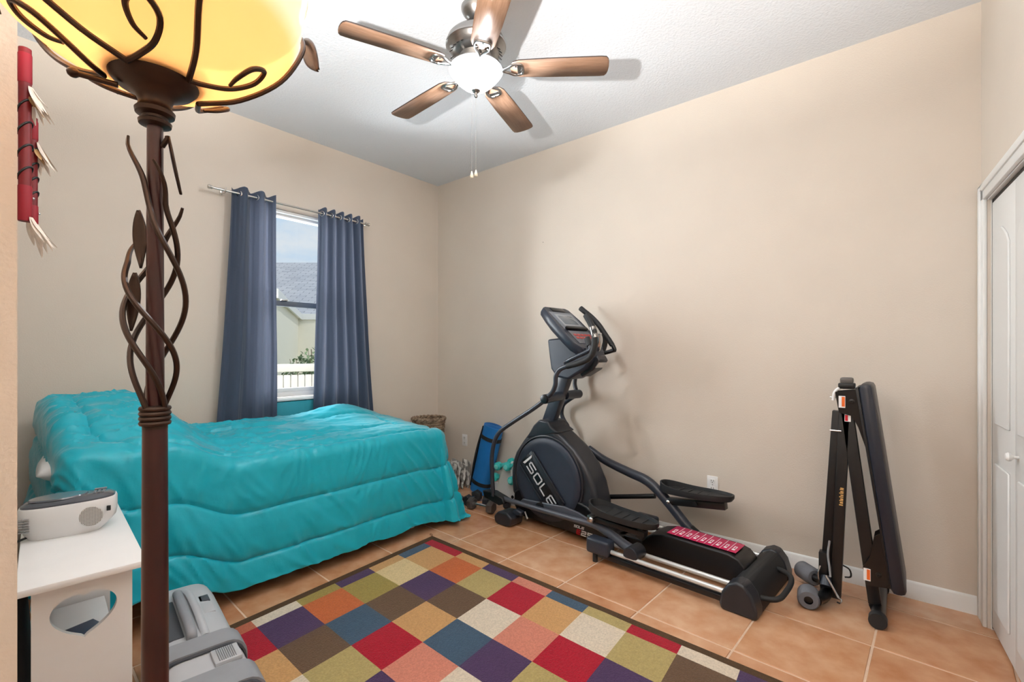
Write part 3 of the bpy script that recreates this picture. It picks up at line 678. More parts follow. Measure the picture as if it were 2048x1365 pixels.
# glass bowl
prof = [(0.0451, 1.656), (0.0705, 1.663), (0.0940, 1.673), (0.1175, 1.688), (0.1391, 1.706), (0.1560, 1.727), (0.1673, 1.752), (0.1730, 1.780), (0.1748, 1.805), (0.1786, 1.812)]
def amber(nt):
    N = nt.nodes.new; K = nt.links.new
    o = N('ShaderNodeOutputMaterial'); t = N('ShaderNodeBsdfTranslucent'); d = N('ShaderNodeBsdfPrincipled'); m = N('ShaderNodeMixShader')
    z = N('ShaderNodeTexNoise'); z.inputs['Scale'].default_value = 9; z.inputs['Detail'].default_value = 3; r = N('ShaderNodeValToRGB'); c = N('ShaderNodeTexCoord')
    r.color_ramp.elements[0].color = (*lin((138, 113, 84)), 1); r.color_ramp.elements[1].color = (*lin((150, 127, 98)), 1)
    sx = N('ShaderNodeSeparateXYZ'); mr = N('ShaderNodeMapRange'); mr.inputs['From Min'].default_value = 1.728; mr.inputs['From Max'].default_value = 1.752
    mx = N('ShaderNodeMix'); mx.data_type = 'RGBA'; mx.inputs['B'].default_value = (*lin((146, 136, 126)), 1)
    K(c.outputs['Object'], z.inputs['Vector']); K(z.outputs['Fac'], r.inputs['Fac']); K(c.outputs['Object'], sx.inputs[0]); K(sx.outputs['Z'], mr.inputs['Value'])
    K(mr.outputs['Result'], mx.inputs['Factor']); K(r.outputs[0], mx.inputs['A']); K(mx.outputs['Result'], t.inputs['Color'])
    d.inputs['Base Color'].default_value = (*lin((214, 190, 160)), 1); d.inputs['Roughness'].default_value = .15; m.inputs[0].default_value = .3
    K(t.outputs[0], m.inputs[1]); K(d.outputs[0], m.inputs[2]); K(m.outputs[0], o.inputs['Surface'])
AMBER = shader_mix('amber_glass', amber)
MB().lathe(prof, 64, cap=False).build('glass_bowl', AMBER, lamp, solid=.003)
MB().lathe([(0, 1.655), (.012, 1.66), (.016, 1.665), (.016, 1.675), (0, 1.675)], 16).build('bulb_socket', BRONZE, lamp)
bulbm = shader_mix('lamp_bulb', lambda nt: frost(nt, (255, 214, 150), 12.0 * LAMP_GLOW))
MB().ball((0, 0, 1.695), (.018, .018, .024), 16).build('bulb', bulbm, lamp)
ld = bpy.data.lights.new('lamp_light', 'POINT'); ld.energy = LAMP_WATT; ld.color = (1, .965, .925); ld.shadow_soft_size = .02
lo = bpy.data.objects.new('lamp_light', ld); COL.objects.link(lo); lo.parent = lamp; lo.location = (0, 0, 1.742)
# wire scrolls on the outside of the bowl
def bowl_pt(phi, t, off=.007):
    f = t * (len(prof) - 1); i = min(int(f), len(prof) - 2); k = f - i
    r = prof[i][0] * (1 - k) + prof[i + 1][0] * k; z = prof[i][1] * (1 - k) + prof[i + 1][1] * k
    tr = prof[i + 1][0] - prof[i][0]; tz = prof[i + 1][1] - prof[i][1]; l = math.hypot(tr, tz); r += off * tz / l; z -= off * tr / l
    return (r * math.cos(phi), r * math.sin(phi), z)
for k in range(5):
    p0 = math.radians(-62 + 72 * k)
    stem = [bowl_pt(p0 + .0, .02), bowl_pt(p0 - .30, .22), bowl_pt(p0 - .44, .45), bowl_pt(p0 - .42, .70), bowl_pt(p0 - .22, .92), bowl_pt(p0 + .02, .98), bowl_pt(p0 + .2, .90)]
    so = MB().tube(stem, [.0036] * 5 + [.003, .002], 8, sub=6).build('scroll_wire', BRONZE, lamp)
    cur = [bowl_pt(p0, .02), bowl_pt(p0 + .30, .07), bowl_pt(p0 + .54, .17), bowl_pt(p0 + .58, .29), bowl_pt(p0 + .46, .36), bowl_pt(p0 + .33, .32), bowl_pt(p0 + .34, .23), bowl_pt(p0 + .45, .17)]
    MB().tube(cur, [.0034] * 6 + [.003, .0022], 8, sub=6).build('curl', BRONZE, so)
    b = Vector(bowl_pt(p0 - .2, .95, .012)); rad = Vector((math.cos(p0 - .2), math.sin(p0 - .2), 0)); tang = -Vector((-rad.y, rad.x, 0))
    leaf_mesh(b, tang * .55 + Vector((0, 0, -.8)), rad, .075, .020, .06).build('leaf', BRONZE, so, solid=.0018)

# ------------------------------------------------------------------ rug
RUGC = dict(red=(160, 22, 42), camel=(190, 146, 96), purple=(72, 52, 86), salmon=(196, 124, 104), blue=(62, 84, 104), khaki=(168, 150, 98), cream=(206, 192, 172), orange=(186, 98, 54), brown=(98, 76, 58), olive=(150, 132, 70), beige=(208, 184, 138), terra=(176, 98, 72))
RK = list(RUGC); RM = [mat('rug_' + k, RUGC[k], .95, var=.13, vscale=120, bump=.9, bscale=160, spec=.05, sheen=.15) for k in RK]
BORD = mat('rug_border', (84, 66, 50), .95, var=.12, vscale=150, bump=.9, bscale=180, spec=.05)
G = [  # rows along the long side, columns from the wall side towards the bed
    ['red', 'blue', 'camel', 'purple', 'olive', 'cream', 'terra', 'blue'],
    ['red', 'camel', 'beige', 'olive', 'orange', 'purple', 'red', 'khaki'],
    ['camel', 'orange', 'purple', 'brown', 'blue', 'brown', 'camel', 'purple'],
    ['purple', 'khaki', 'brown', 'camel', 'red', 'khaki', 'cream', 'salmon'],
    ['salmon', 'red', 'cream', 'blue', 'salmon', 'purple', 'orange', 'brown'],
    ['blue', 'camel', 'salmon', 'purple', 'cream', 'red', 'blue', 'camel'],
    ['khaki', 'cream', 'red', 'khaki', 'brown', 'camel', 'salmon', 'red'],
    ['red', 'khaki', 'purple', 'salmon', 'blue', 'cream', 'khaki', 'blue'],
    ['cream', 'brown', 'camel', 'orange', 'red', 'purple', 'camel', 'cream'],
    ['purple', 'blue', 'red', 'cream', 'khaki', 'brown', 'salmon', 'olive'],
    ['camel', 'salmon', 'blue', 'brown', 'camel', 'red', 'cream', 'purple']]
pe = [.05, .122] + [.122 + .2395 * k for k in range(1, 10)] + [2.36]; qe = [.045, .115] + [.115 + .227 * k for k in range(1, 7)] + [1.55]
PV = Vector((-.036, -.9994, 0)); QV = Vector((-.9968, -.072, 0)); RO = Vector((2.176, 2.545, 0)); RW, RL = 1.595, 2.41
rug = thing('area_rug', 'patchwork area rug of coloured squares with dark brown border', 'rug', RO)
mb = MB()
n1, n2 = 241, 160
def rugz(p, q): return .011 + .0012 * noise.noise(Vector((p * 6, q * 6, 2)))
def rfn(u, v): p = .045 + v * (RL - .09); q = .040 + u * (RW - .08); w = PV * p + QV * q; return (w.x, w.y, rugz(p, q))
def rmi(i, j):
    p = .045 + (j + .5) / n1 * (RL - .09); q = .040 + (i + .5) / n2 * (RW - .08)
    r = sum(1 for e in pe[1:-1] if p > e); c = sum(1 for e in qe[1:-1] if q > e)
    return RK.index(G[min(r, len(G) - 1)][min(c, 7)])
mb.grid(rfn, n2, n1, rmi); mb.build('pile', RM, rug)
bd = MB()
for (p0, p1, q0, q1) in ((0, .048, 0, RW), (RL - .048, RL, 0, RW), (.048, RL - .048, 0, .043), (.048, RL - .048, RW - .043, RW)):
    c = [PV * p0 + QV * q0, PV * p0 + QV * q1, PV * p1 + QV * q1, PV * p1 + QV * q0]
    bd.add([Vector((v.x, v.y, .001)) for v in c] + [Vector((v.x, v.y, .012)) for v in c], [(0, 1, 2, 3), (7, 6, 5, 4), (0, 4, 5, 1), (1, 5, 6, 2), (2, 6, 7, 3), (3, 7, 4, 0)])
bd.build('border', BORD, rug, bev=.003)
MB().tube([(0, 0, .010), (.012, .012, .014), (.008, .03, .016)], .0015, 6, sub=3).tube([(0, 0, .010), (-.002, .02, .015), (.01, .034, .012)], .0012, 6, sub=3).build('loose_thread', BORD, rug)

# ------------------------------------------------------------------ white side bench with heart cut-out
BA = math.radians(-5.0); bench = thing('side_bench', 'white narrow wooden bench with heart cut-out end holding the radio', 'bench', (.245, 1.78, 0), BA)
bw, bl_, bz = .275, .775, .68
MB().box((0, bl_ / 2 - .015, bz - .010), (bw, bl_, .020), bev=.004).build('top', WHITEP, bench)
def heart(n=40, s=1.):
    pts = []
    for k in range(n):
        t = 2 * pi * k / n; x = math.sin(t) * (1 - .12 * math.cos(t) ** 2); z = .80 * math.cos(t) + .30 * math.exp(-(x / .55) ** 2 * 0) * abs(math.sin(t)) ** .55 - .18 * (1 if math.cos(t) < 0 else 1); pts.append((x * s, (z - .05) * .075))
    return pts
def end_panel(y, hole, name):
    w2, h = .108, bz - .02; t = .018; mb = MB()
    if not hole: return mb.box((0, y, h / 2), (2 * w2, t, h)).build(name, WHITEP, bench)
    zc, zl = .560, .44                                     # heart centre, lower edge of the pierced area
    H = heart(72, .072)
    pol = sorted((math.atan2(z, x), math.hypot(x, z)) for x, z in H)
    def rad(t_):
        for (a0, r0), (a1, r1) in zip(pol, pol[1:]):
            if a0 <= t_ <= a1: return r0 + (r1 - r0) * (t_ - a0) / max(1e-9, a1 - a0)
        (a0, r0), (a1, r1) = pol[-1], (pol[0][0] + 2 * pi, pol[0][1]); t2 = t_ if t_ >= a0 else t_ + 2 * pi
        return r0 + (r1 - r0) * (t2 - a0) / (a1 - a0)
    cor = [math.atan2(dz, sx * w2) for sx in (-1, 1) for dz in (h - zc, zl - zc)]
    th = sorted([a_ for a_, _ in pol] + cor); HH = []; RR = []
    for a_ in th:
        c, s_ = math.cos(a_), math.sin(a_); r_ = rad(a_); HH.append((r_ * c, zc + r_ * s_))
        k = min(w2 / abs(c) if abs(c) > 1e-6 else 9, (h - zc) / s_ if s_ > 1e-6 else 9, (zl - zc) / s_ if s_ < -1e-6 else 9); RR.append((k * c, zc + k * s_))
    n = len(th)
    for yy, flip in ((y - t / 2, 1), (y + t / 2, 0)):
        fs = [(i, (i + 1) % n, n + (i + 1) % n, n + i) for i in range(n)]
        mb.add([(x, yy, z) for x, z in HH] + [(x, yy, z) for x, z in RR], fs if flip else [f_[::-1] for f_ in fs])
    for Q, sm in ((HH, True), (RR, False)): mb.add([(x, y - t / 2, z) for x, z in Q] + [(x, y + t / 2, z) for x, z in Q], [(i, n + i, n + (i + 1) % n, (i + 1) % n) for i in range(n)], sm)
    mb.box((0, y, zl / 2), (2 * w2, t, zl))
    return mb.build(name, WHITEP, bench)
end_panel(.045, True, 'end_panel'); end_panel(bl_ - .08, False, 'end_panel')
for s in (-1, 1):
    MB().box((s * .098, bl_ / 2 - .02, bz - .055), (.014, bl_ - .14, .07), bev=.002).build('apron', WHITEP, bench)
MB().box((0, bl_ / 2 - .02, .33), (.18, bl_ - .16, .015), bev=.002).build('shelf', WHITEP, bench)
tb = thing('blue_box', 'dark blue box lying on the bench shelf seen through the heart', 'box', (.275, 2.02, .338), math.radians(14))
MB().box((0, 0, .028), (.115, .17, .054), bev=.004).build('body', mat('navy_box', (40, 58, 84), .4), tb); MB().box((0, 0, .058), (.118, .172, .008), bev=.002).build('lid', mat('navy_lid', (52, 72, 100), .35), tb)
bag = thing('black_bag', 'black fabric bag standing on the floor against the left wall by the bench', 'bag', (.118, 2.10, 0))
def bagf(u, v):
    t = 2 * pi * u; z = .60 * v; k = (1 - .25 * v ** 3); return (.042 * k * abs(math.cos(t)) ** .6 * math.copysign(1, math.cos(t)) + .004 * noise.noise(Vector((u * 8, v * 5, 0))), .22 * k * abs(math.sin(t)) ** .6 * math.copysign(1, math.sin(t)), z)
bgm = MB().grid(bagf, 40, 20); top = [bagf(k / 40, 1) for k in range(40)]; bgm.add(top, [tuple(range(40))]); bgm.build('body', mat('black_canvas', (18, 18, 19), .85, bump=.2), bag, clean=True)
MB().tube([(0, -.1, .595), (0, -.08, .66), (0, .08, .66), (0, .1, .595)], .008, 8, sub=4).build('carry_strap', RUBBER, bag)

# ------------------------------------------------------------------ radio
RADW = mat('radio_white', (222, 222, 222), .42); RADG = mat('radio_smoke_lid', (70, 74, 82), .16, coat=.4); GRIL = mat('grille', (196, 194, 190), .6)
rad = thing('cd_radio', 'white portable radio with smoked grey lid on the bench', 'radio', (.268, 2.235, bz), math.radians(-14)); rad.scale = (1.0, 1.0, 1.32)
def oval(a, b, n=48, p=3.0):
    return [(a * math.copysign(abs(math.cos(t)) ** (2 / p), math.cos(t)), b * math.copysign(abs(math.sin(t)) ** (2 / p), math.sin(t))) for t in [2 * pi * k / n for k in range(n)]]
def loft(mb, rings, caps=True, mi=0):
    n = len(rings[0]); vs = [v for r in rings for v in r]
    mb.add(vs, [(i * n + k, i * n + (k + 1) % n, (i + 1) * n + (k + 1) % n, (i + 1) * n + k) for i in range(len(rings) - 1) for k in range(n)], True, mi)
    if caps: mb.add(rings[0], [tuple(range(n - 1, -1, -1))], False, mi); mb.add(rings[-1], [tuple(range(n))], False, mi)
    return mb
def ring(a, b, z, tilt=0., cx=0., p=3.): return [(x + cx, y, z + tilt * x) for x, y in oval(a, b, 48, p)]
body = MB(); loft(body, [ring(.092, .052, 0, cx=-.01), ring(.108, .060, .014, cx=-.006), ring(.124, .068, .034), ring(.127, .070, .05), ring(.127, .070, .078, .02), ring(.124, .067, .084, .02)])
body.build('body', RADW, rad)
lid = MB(); loft(lid, [ring(.122, .065, .083, .02), ring(.121, .064, .088, .02), ring(.108, .053, .094, .02), ring(.06, .03, .097, .02)]); lo_ = lid.build('smoked_lid', RADG, rad)
cdl = MB(); loft(cdl, [[(x - .028, y, .0955 + .02 * x) for x, y in oval(.078, .05, 40, 2.)], [(x - .028, y, .099 + .02 * x) for x, y in oval(.074, .047, 40, 2.)]]); cdl.build('disc_door', mat('disc_door', (84, 88, 96), .12, coat=.5), lo_)
bt = MB()
for k in range(6): bt.box((.066 + .012 * (k % 3), -.02 + .02 * (k // 3), .0985), (.008, .012, .004), bev=.001)
bt.box((.078, .035, .0985), (.034, .014, .003), bev=.001); bt.build('buttons', mat('button_grey', (120, 124, 130), .3), lo_)
sg = MB(); loft(sg, [[(.062 + x, -.068 - .0005, .046 + z) for x, z in oval(.032, .026, 32, 2.)], [(.062 + x * .96, -.0715, .046 + z * .96) for x, z in oval(.032, .026, 32, 2.)]]); sgo = sg.build('speaker_grille', GRIL, rad)
dots = MB()
for i in range(-7, 8):
    for j in range(-6, 7):
        if (i / 7.6) ** 2 + (j / 6.6) ** 2 < 1: dots.box((.062 + i * .004, -.0718, .046 + j * .0037), (.0018, .001, .0016))
tag(dots.build('grille_holes', DARK, sgo), kind='stuff')
MB().box((.108, -.0645, .060), (.011, .012, .012), bev=.001).build('display_window', BLACKG, rad)
gl = MB()
for k in range(6):
    gl.box((-.098, -.0605, .028 + k * .0065), (.014, .01, .0022), Matrix.Rotation(0, 4, 'Z')); gl.box((-.112, -.054, .028 + k * .0065), (.010, .01, .0022))
gl.build('vent_slots', mat('vent_grey', (150, 150, 150), .6), rad)
MB().tube([(-.09, -.03, .012), (-.12, -.045, .006), (-.135, -.08, .004), (-.133, -.12, .004)], .0028, 8, sub=5).build('power_cord', RUBBER, rad)

# ------------------------------------------------------------------ grey hard case beside the lamp
CG1 = mat('grey_case_plastic', (176, 178, 182), .45, var=.04, vscale=8); CG2 = mat('grey_rubber_band', (138, 140, 145), .55, var=.06, vscale=10); CG3 = mat('charcoal_plastic', (66, 68, 74), .5)
CAs = math.radians(-8.0); case = thing('hard_case', 'grey hard plastic carry case with ribbed bands next to the lamp pole', 'case', (.535, 1.87, .0125), CAs)
cwid, clen, chh = .235, .90, .335
def crs(y, grow=0., r=.06):
    a = cwid / 2 + grow; h = chh + grow; pts = []
    for cx, cz, s0 in ((a - r, h - r, 0), (-a + r, h - r, 90), (-a + .02, .02 - grow * 0, 180), (a - .02, .02, 270)):
        rr = r if cz > .1 else .02
        for q in range(6): t = math.radians(s0 + q * 18); pts.append((cx + rr * math.cos(t), y, max(.0, cz + rr * math.sin(t))))
    return pts
def crs_s(y, s):
    return [(x * s, y, z * (.5 + .5 * s) if z > .05 else z) for x, _, z in crs(y)]
cb = MB(); loft(cb, [crs_s(-clen / 2, .90), crs_s(-clen / 2 + .02, .97), crs(-clen / 2 + .05)] + [crs(clen / 2 - .12), crs_s(clen / 2 - .05, .97), crs_s(clen / 2 - .015, .90), crs_s(clen / 2, .80)])
cb.build('shell', CG1, case)
for y0, y1 in ((-.16, -.07), (-.40, -.29)):
    b_ = MB(); loft(b_, [crs(y0, .002), crs(y0, .012), crs(y1, .012), crs(y1, .002)], caps=False); b_.build('rubber_band', CG2, case, bev=.004)
    e_ = MB(); loft(e_, [crs(y0 - .012, .003), crs(y0 - .012, .007), crs(y0, .007), crs(y0, .003)], caps=False); e_.build('band_edge', CG3, case)
hd = MB().tube([(-.01, -.045, chh - .01), (-.012, -.03, chh + .022), (-.014, .10, chh + .030), (-.012, .27, chh + .022), (-.006, .345, chh + .0), (0, .36, chh - .02)], .016, 12, sub=6, squash=(1, 1, .8)); hd.build('handle', CG2, case)
MB().tube([(.028, -.05, chh - .004), (.027, .1, chh + .012), (.025, .28, chh + .008), (.02, .37, chh - .01)], .012, 10, sub=5, squash=(1.1, 1, .8)).build('handle_rail', CG1, case)
MB().box((-.055, .13, chh - .002), (.055, .30, .012), bev=.005).build('handle_recess', CG3, case)
MB().box((.066, .235, chh - .010), (.034, .055, .020), bev=.002).build('latch_opening', CG3, case)
MB().box((.066, .15, chh - .006), (.036, .09, .014), bev=.003).build('latch_flap', CG1, case)
lt = MB().box((.055, -.225, chh + .003), (.075, .085, .016), bev=.004)
lto = lt.build('ribbed_latch', CG1, case)
for k in range(9): MB().box((.032 + k * .0055, -.225, chh + .012), (.0025, .07, .004), bev=.001, seg=1).build('rib', CG2, lto)

# ------------------------------------------------------------------ elliptical trainer (local y runs from the rear to the front, local x towards the wall)
ell = thing('elliptical_trainer', 'black elliptical cross trainer with round flywheel cover along the beige wall', 'elliptical', (2.82, .55, 0), -math.radians(4.5))
def side(x): return axisM((x, 0, 0), (0, 1, 0), (0, 0, 1))        # prism plane: local (y,z), extruded along +x
def pr(poly, x0, x1): return MB().prism(poly, 0, x1 - x0, side(x0))
HOUS = mat('charcoal_housing', (38, 40, 46), .36, bump=.06, bscale=400, var=.08, vscale=10)
HOUB = mat('black_housing', (15, 15, 18), .34, var=.08, vscale=14)
GREYP = mat('grey_tube_paint', (74, 77, 86), .34, var=.05, vscale=8)
DISC = mat('disc_cover', (46, 51, 64), .42, bump=.16, bscale=700, var=.08, vscale=14)
pr([(.06, .045), (1.78, .045), (1.78, .10), (.06, .10)], -.04, .04).build('floor_beam', HOUB, ell, bev=.006)
pr([(1.80, .11), (1.795, .21), (1.70, .27), (1.30, .29), (1.10, .25), (.97, .16), (.93, .09), (.96, .035), (1.70, .035), (1.76, .06)], -.118, .118).build('lower_housing', HOUB, ell, bev=.014, seg=3)
pr([(1.835, .17), (1.848, .30), (1.84, .43), (1.80, .52), (1.73, .61), (1.585, .775), (1.545, .800), (1.455, .792), (1.415, .745), (1.33, .695), (1.22, .615), (1.13, .52), (1.065, .40), (1.03, .27), (1.02, .16)], -.100, .100).build('flywheel_housing', HOUS, ell, bev=.035, seg=4)
pr([(1.60, .755), (1.545, .800), (1.455, .792), (1.43, .755), (1.36, .72), (1.68, .64)], -.104, .104).build('mast_shoulder', HOUS, ell, bev=.012)
for s in (-1, 1):
    Md = axisM((s * .098, 1.462, .365), (0, 1, 0), (0, 0, s)) if s > 0 else axisM((-.098, 1.462, .365), (0, 0, 1), (0, 1, 0))
    rim = MB().lathe([(.328, 0), (.326, .012), (.318, .016), (.312, .008), (.308, .008)], 64, Md, cap=False).build('cover_ring', HOUS, ell)
    MB().lathe([(.308, .006), (.306, .018), (.296, .025), (.26, .029), (.245, .024), (0, .026)], 64, Md).build('disc_cover', DISC, ell)
# raised logo bar and lettering on the near side
e1 = Vector((0, -.674, -.739)); e2 = Vector((0, -.739, .674))
Ml = axisM((-.124, 1.612, .505), e1, e2)          # normal points away from the housing, towards -x
Ml_n = (Ml.to_3x3() @ Vector((0, 0, 1))).x
lp = MB().box((.20, -.030, .004), (.46, .155, .010), Ml, bev=.003); lpo = lp.build('logo_bar', HOUS, ell)
MB().box((.20, -.030, .010), (.46, .085, .008), Ml, bev=.003).build('logo_inlay', HOUB, lpo)
MB().box((.205, .058, .010), (.44, .016, .010), Ml, bev=.003).box((.205, -.118, .010), (.44, .016, .010), Ml, bev=.003).build('bar_edge', HOUS, lpo)
tx = MB(); stroke_text(tx, 'SOLE', Ml @ Matrix.Translation((.035, -.062, .0145)), .066, .060, .094, .0105, .002, .0); tx.build('lettering', SILVERP, lpo)
MB().prism([(-.012, -.075), (.006, -.065), (.012, .02), (-.002, .035), (-.012, -.075)][:4], .010, .0165, Ml).build('logo_flash', SILVERP, lpo)
tx = MB(); Mt = axisM((-.1195, 1.205, .086), (0, -1, 0), (0, 0, 1)); stroke_text(tx, 'SOLE', Mt, .017, .014, .0215, .0042, .0012, .2); tx.build('lettering', WHITE, ell)
tx = MB(); stroke_text(tx, 'E', Mt @ Matrix.Translation((.022, -.042, 0)), .024, .028, .05, .009, .0012, .2); tx.build('lettering', RED, ell)
tx = MB(); stroke_text(tx, '25', Mt @ Matrix.Translation((.062, -.042, 0)), .034, .028, .050, .008, .0012, .2); tx.build('lettering', WHITE, ell)
# mast and console
MB().beam((0, 1.535, .76), (0, 1.335, 1.22), .062, .105, up=(0, 1, .3), bev=.012).build('mast', NAVY2, ell)
pr([(1.475, 1.405), (1.455, 1.27), (1.44, 1.185), (1.39, 1.125), (1.28, 1.11), (1.13, 1.19), (1.075, 1.255), (1.10, 1.33), (1.25, 1.42)], -.095, .095).build('console_housing', NAVY, ell, bev=.018, seg=3)
pr([(1.19, 1.13), (1.09, 1.185), (1.035, 1.25), (1.06, 1.29), (1.14, 1.25), (1.22, 1.18)], -.055, .055).build('bottle_holder', HOUS, ell, bev=.01)
pr([(1.075, 1.20), (1.045, 1.237), (1.050, 1.242), (1.082, 1.206)], -.05, .05).build('holder_badge', CHROME, ell)
cL = Vector((0, -.34, -.30)).normalized(); cN = Vector((0, -.66, .75)); cN = (cN - cL * cN.dot(cL)).normalized()
Mc = axisM((0, 1.475, 1.635), (-1, 0, 0), -cL)     # x' to the left of the user (near side is +), y' up along the face
Mc = Matrix(((1, 0, 0, 0), (0, -cL.y, cN.y, 1.475), (0, -cL.z, cN.z, 1.635), (0, 0, 0, 1)))
con = MB(); 
def cring(k, z, yo=0.): return [Mc @ Vector((x * k, -.235 + (y * k) + yo, z)) for x, y in [(-.150, .225), (-.125, .245), (.125, .245), (.150, .225), (.172, .10), (.172, -.06), (.165, -.17), (.12, -.235), (-.12, -.235), (-.165, -.17), (-.172, -.06), (-.172, .10)]]
loft(con, [cring(.80, -.075, -.02), cring(.96, -.05), cring(1., -.03), cring(1., .0), cring(.97, .010)])
cono = con.build('console', NAVY, ell)
MB().box((0, -.155, .010), (.27, .20, .006), Mc, bev=.004).build('display_surround', mat('console_grey', (112, 118, 128), .35), cono)
MB().box((0, -.155, .014), (.205, .135, .006), Mc, bev=.003).build('display_bezel', mat('display_bezel', (150, 154, 160), .4), cono)
MB().box((0, -.155, .0165), (.165, .10, .004), Mc, bev=.002).build('screen', mat('lcd_screen', (104, 112, 120), .15), cono)
MB().box((0, -.255, .018), (.25, .026, .028), Mc, bev=.007).build('reading_ledge', BLACKG, cono)
MB().box((0, -.025, .011), (.15, .045, .010), Mc, bev=.005).build('fan_vent', BLACKG, cono)
MB().box((0, -.345, .012), (.24, .14, .006), Mc, bev=.004).build('keypad', mat('keypad_grey', (98, 100, 108), .4), cono)
for i in range(5):
    for j in range(2):
        MB().box((-.084 + i * .042, -.325 - j * .032, .016), (.032, .022, .005), Mc, bev=.003).build('key', mat('key_red', (176, 60, 56), .4), cono)
MB().box((0, -.405, .016), (.05, .028, .006), Mc, bev=.003).build('key', BLACKG, cono)
# swinging arms
near_low = [(-.255, 1.885, .185), (-.262, 1.890, .34), (-.266, 1.888, .50), (-.268, 1.855, .62), (-.268, 1.79, .705), (-.262, 1.65, .795), (-.25, 1.49, .890), (-.235, 1.37, .972)]
near_up = [(-.235, 1.36, .985), (-.25, 1.295, 1.030), (-.262, 1.258, 1.085), (-.268, 1.248, 1.145), (-.268, 1.215, 1.190), (-.27, 1.15, 1.215), (-.27, 1.03, 1.245), (-.268, .965, 1.280), (-.266, .937, 1.345), (-.262, .940, 1.43), (-.256, .972, 1.495), (-.25, 1.012, 1.550)]
al = MB().tube(near_low, .0165, 14, sub=5).build('swing_arm', NAVY2, ell)
au = MB().tube(near_up, [.0165] * 6 + [.019] * 6, 14, sub=5).build('swing_arm', NAVY2, ell)
MB().tube(near_up[5:], .0205, 14, sub=5).build('foam_grip', RUBBER, au)
MB().tube([(-.262, .932, 1.40), (-.258, .955, 1.47)], [.0222, .0222], 14).build('pulse_sensor', NICKEL, au)
far_low = [(.235, 1.44, .972), (.25, 1.53, .925), (.262, 1.60, .875), (.266, 1.618, .80), (.266, 1.59, .745), (.266, 1.555, .70), (.262, 1.545, .60), (.255, 1.53, .30)]
far_up = [(.235, 1.44, .985), (.25, 1.475, 1.06), (.262, 1.46, 1.14), (.268, 1.40, 1.19), (.27, 1.31, 1.235), (.268, 1.235, 1.30), (.264, 1.198, 1.40), (.258, 1.225, 1.48), (.252, 1.30, 1.565), (.246, 1.415, 1.655)]
MB().tube(far_low, .0165, 14, sub=5).build('swing_arm', NAVY2, ell)
au2 = MB().tube(far_up, [.0165] * 5 + [.019] * 5, 14, sub=5).build('swing_arm', NAVY2, ell); MB().tube(far_up[4:], .0205, 14, sub=5).build('foam_grip', RUBBER, au2)
for s, y in ((-1, 1.36), (1, 1.44)):
    MB().cyl((s * .03, 1.40, .985), (s * .258, y, .978), .034, 20).build('pivot_hub', NAVY, ell); MB().lathe([(.034, 0), (.030, .010), (.012, .014), (0, .014)], 20, axisM((s * .258, y, .978), (0, 1, 0), (0, 0, s))).build('pivot_cap', BLACKG, ell)
# fixed handlebars
h1 = MB().tube([(-.05, 1.30, 1.205), (-.15, 1.255, 1.232), (-.195, 1.20, 1.25), (-.20, 1.03, 1.315), (-.20, 1.01, 1.335), (-.185, 1.045, 1.395)], .0155, 12, sub=5).build('fixed_handlebar', NAVY2, ell)
h2 = MB().tube([(.06, 1.27, 1.25), (.15, 1.20, 1.285), (.20, 1.10, 1.318), (.205, 1.082, 1.330), (.20, 1.12, 1.40), (.19, 1.175, 1.470)], .015, 12, sub=5).build('fixed_handlebar', BLACK, ell)
MB().tube([(.204, 1.10, 1.36), (.189, 1.180, 1.478)], .0195, 14).build('foam_grip', RUBBER, h2); MB().tube([(-.198, 1.02, 1.35), (-.184, 1.05, 1.402)], .0195, 14).build('foam_grip', RUBBER, h1)
MB().tube([(.04, 1.13, 1.30), (.0, 1.08, 1.36), (-.02, 1.06, 1.44)], [.02, .022, .014], 12, sub=4).build('bottle_cage', CHROME, ell)
# near pedal arm, pedal, roller
MB().prism([(2.005, .205), (1.985, .150), (1.82, .125), (1.76, .150), (1.78, .190), (1.90, .215)], 0, .07, side(-.262)).build('arm_yoke', BLACK, ell, bev=.008)
MB().tube([(-.225, 1.84, .176), (-.225, 1.60, .177), (-.225, 1.20, .182), (-.225, .98, .186), (-.225, .86, .166), (-.23, .75, .128), (-.235, .66, .105)], [.018, .018, .018, .020, .027, .030, .032], 14, sub=5).build('pedal_arm', GREYP, ell)
pr([(1.66, .175), (1.63, .205), (1.40, .222), (1.24, .236), (1.12, .225), (.98, .185), (.94, .160), (1.20, .15)], -.195, -.178).build('crank_link', GREYP, ell, bev=.006)
MB().cyl((-.17, 1.45, .19), (-.215, 1.45, .19), .03, 18).build('crank_boss', BLACK, ell)
def pedal(cx, y0, y1, z0, z1, wid, name_parent):
    L = y0 - y1
    def outline(k, zoff):
        pts = []
        for q in range(36):
            t = 2 * pi * q / 36; yy = math.cos(t); xx = math.sin(t)
            ww = wid * (1.0 + .10 * yy) * abs(xx) ** .8 * math.copysign(1, xx); f = (yy * abs(yy) ** -.15 if yy else 0) * .5 + .5
            y = y1 + L * .5 + L * .5 * k * math.copysign(abs(yy) ** .8, yy); z = z1 + (z0 - z1) * f + zoff
            lip = .030 * max(0, yy) ** 1.5 if zoff > .01 else 0
            pts.append((cx + ww * k, y, z + lip))
        return pts
    mb = MB(); loft(mb, [outline(.72, -.022), outline(.95, -.016), outline(1.0, .0), outline(1.0, .020), outline(.955, .021), outline(.92, .004), outline(.6, .002)])
    po = mb.build('foot_pedal', RUBBER, name_parent)
    for k in range(5):
        yy = y1 + L * (.2 + .13 * k); zz = z1 + (z0 - z1) * (.2 + .13 * k) + .004
        MB().box((cx, yy, zz), (wid * 1.35, .008, .004), bev=.0015, seg=1).build('tread_rib', RUBBER, po)
    return po
np1 = pedal(-.22, .995, .525, .300, .285, .088, ell)
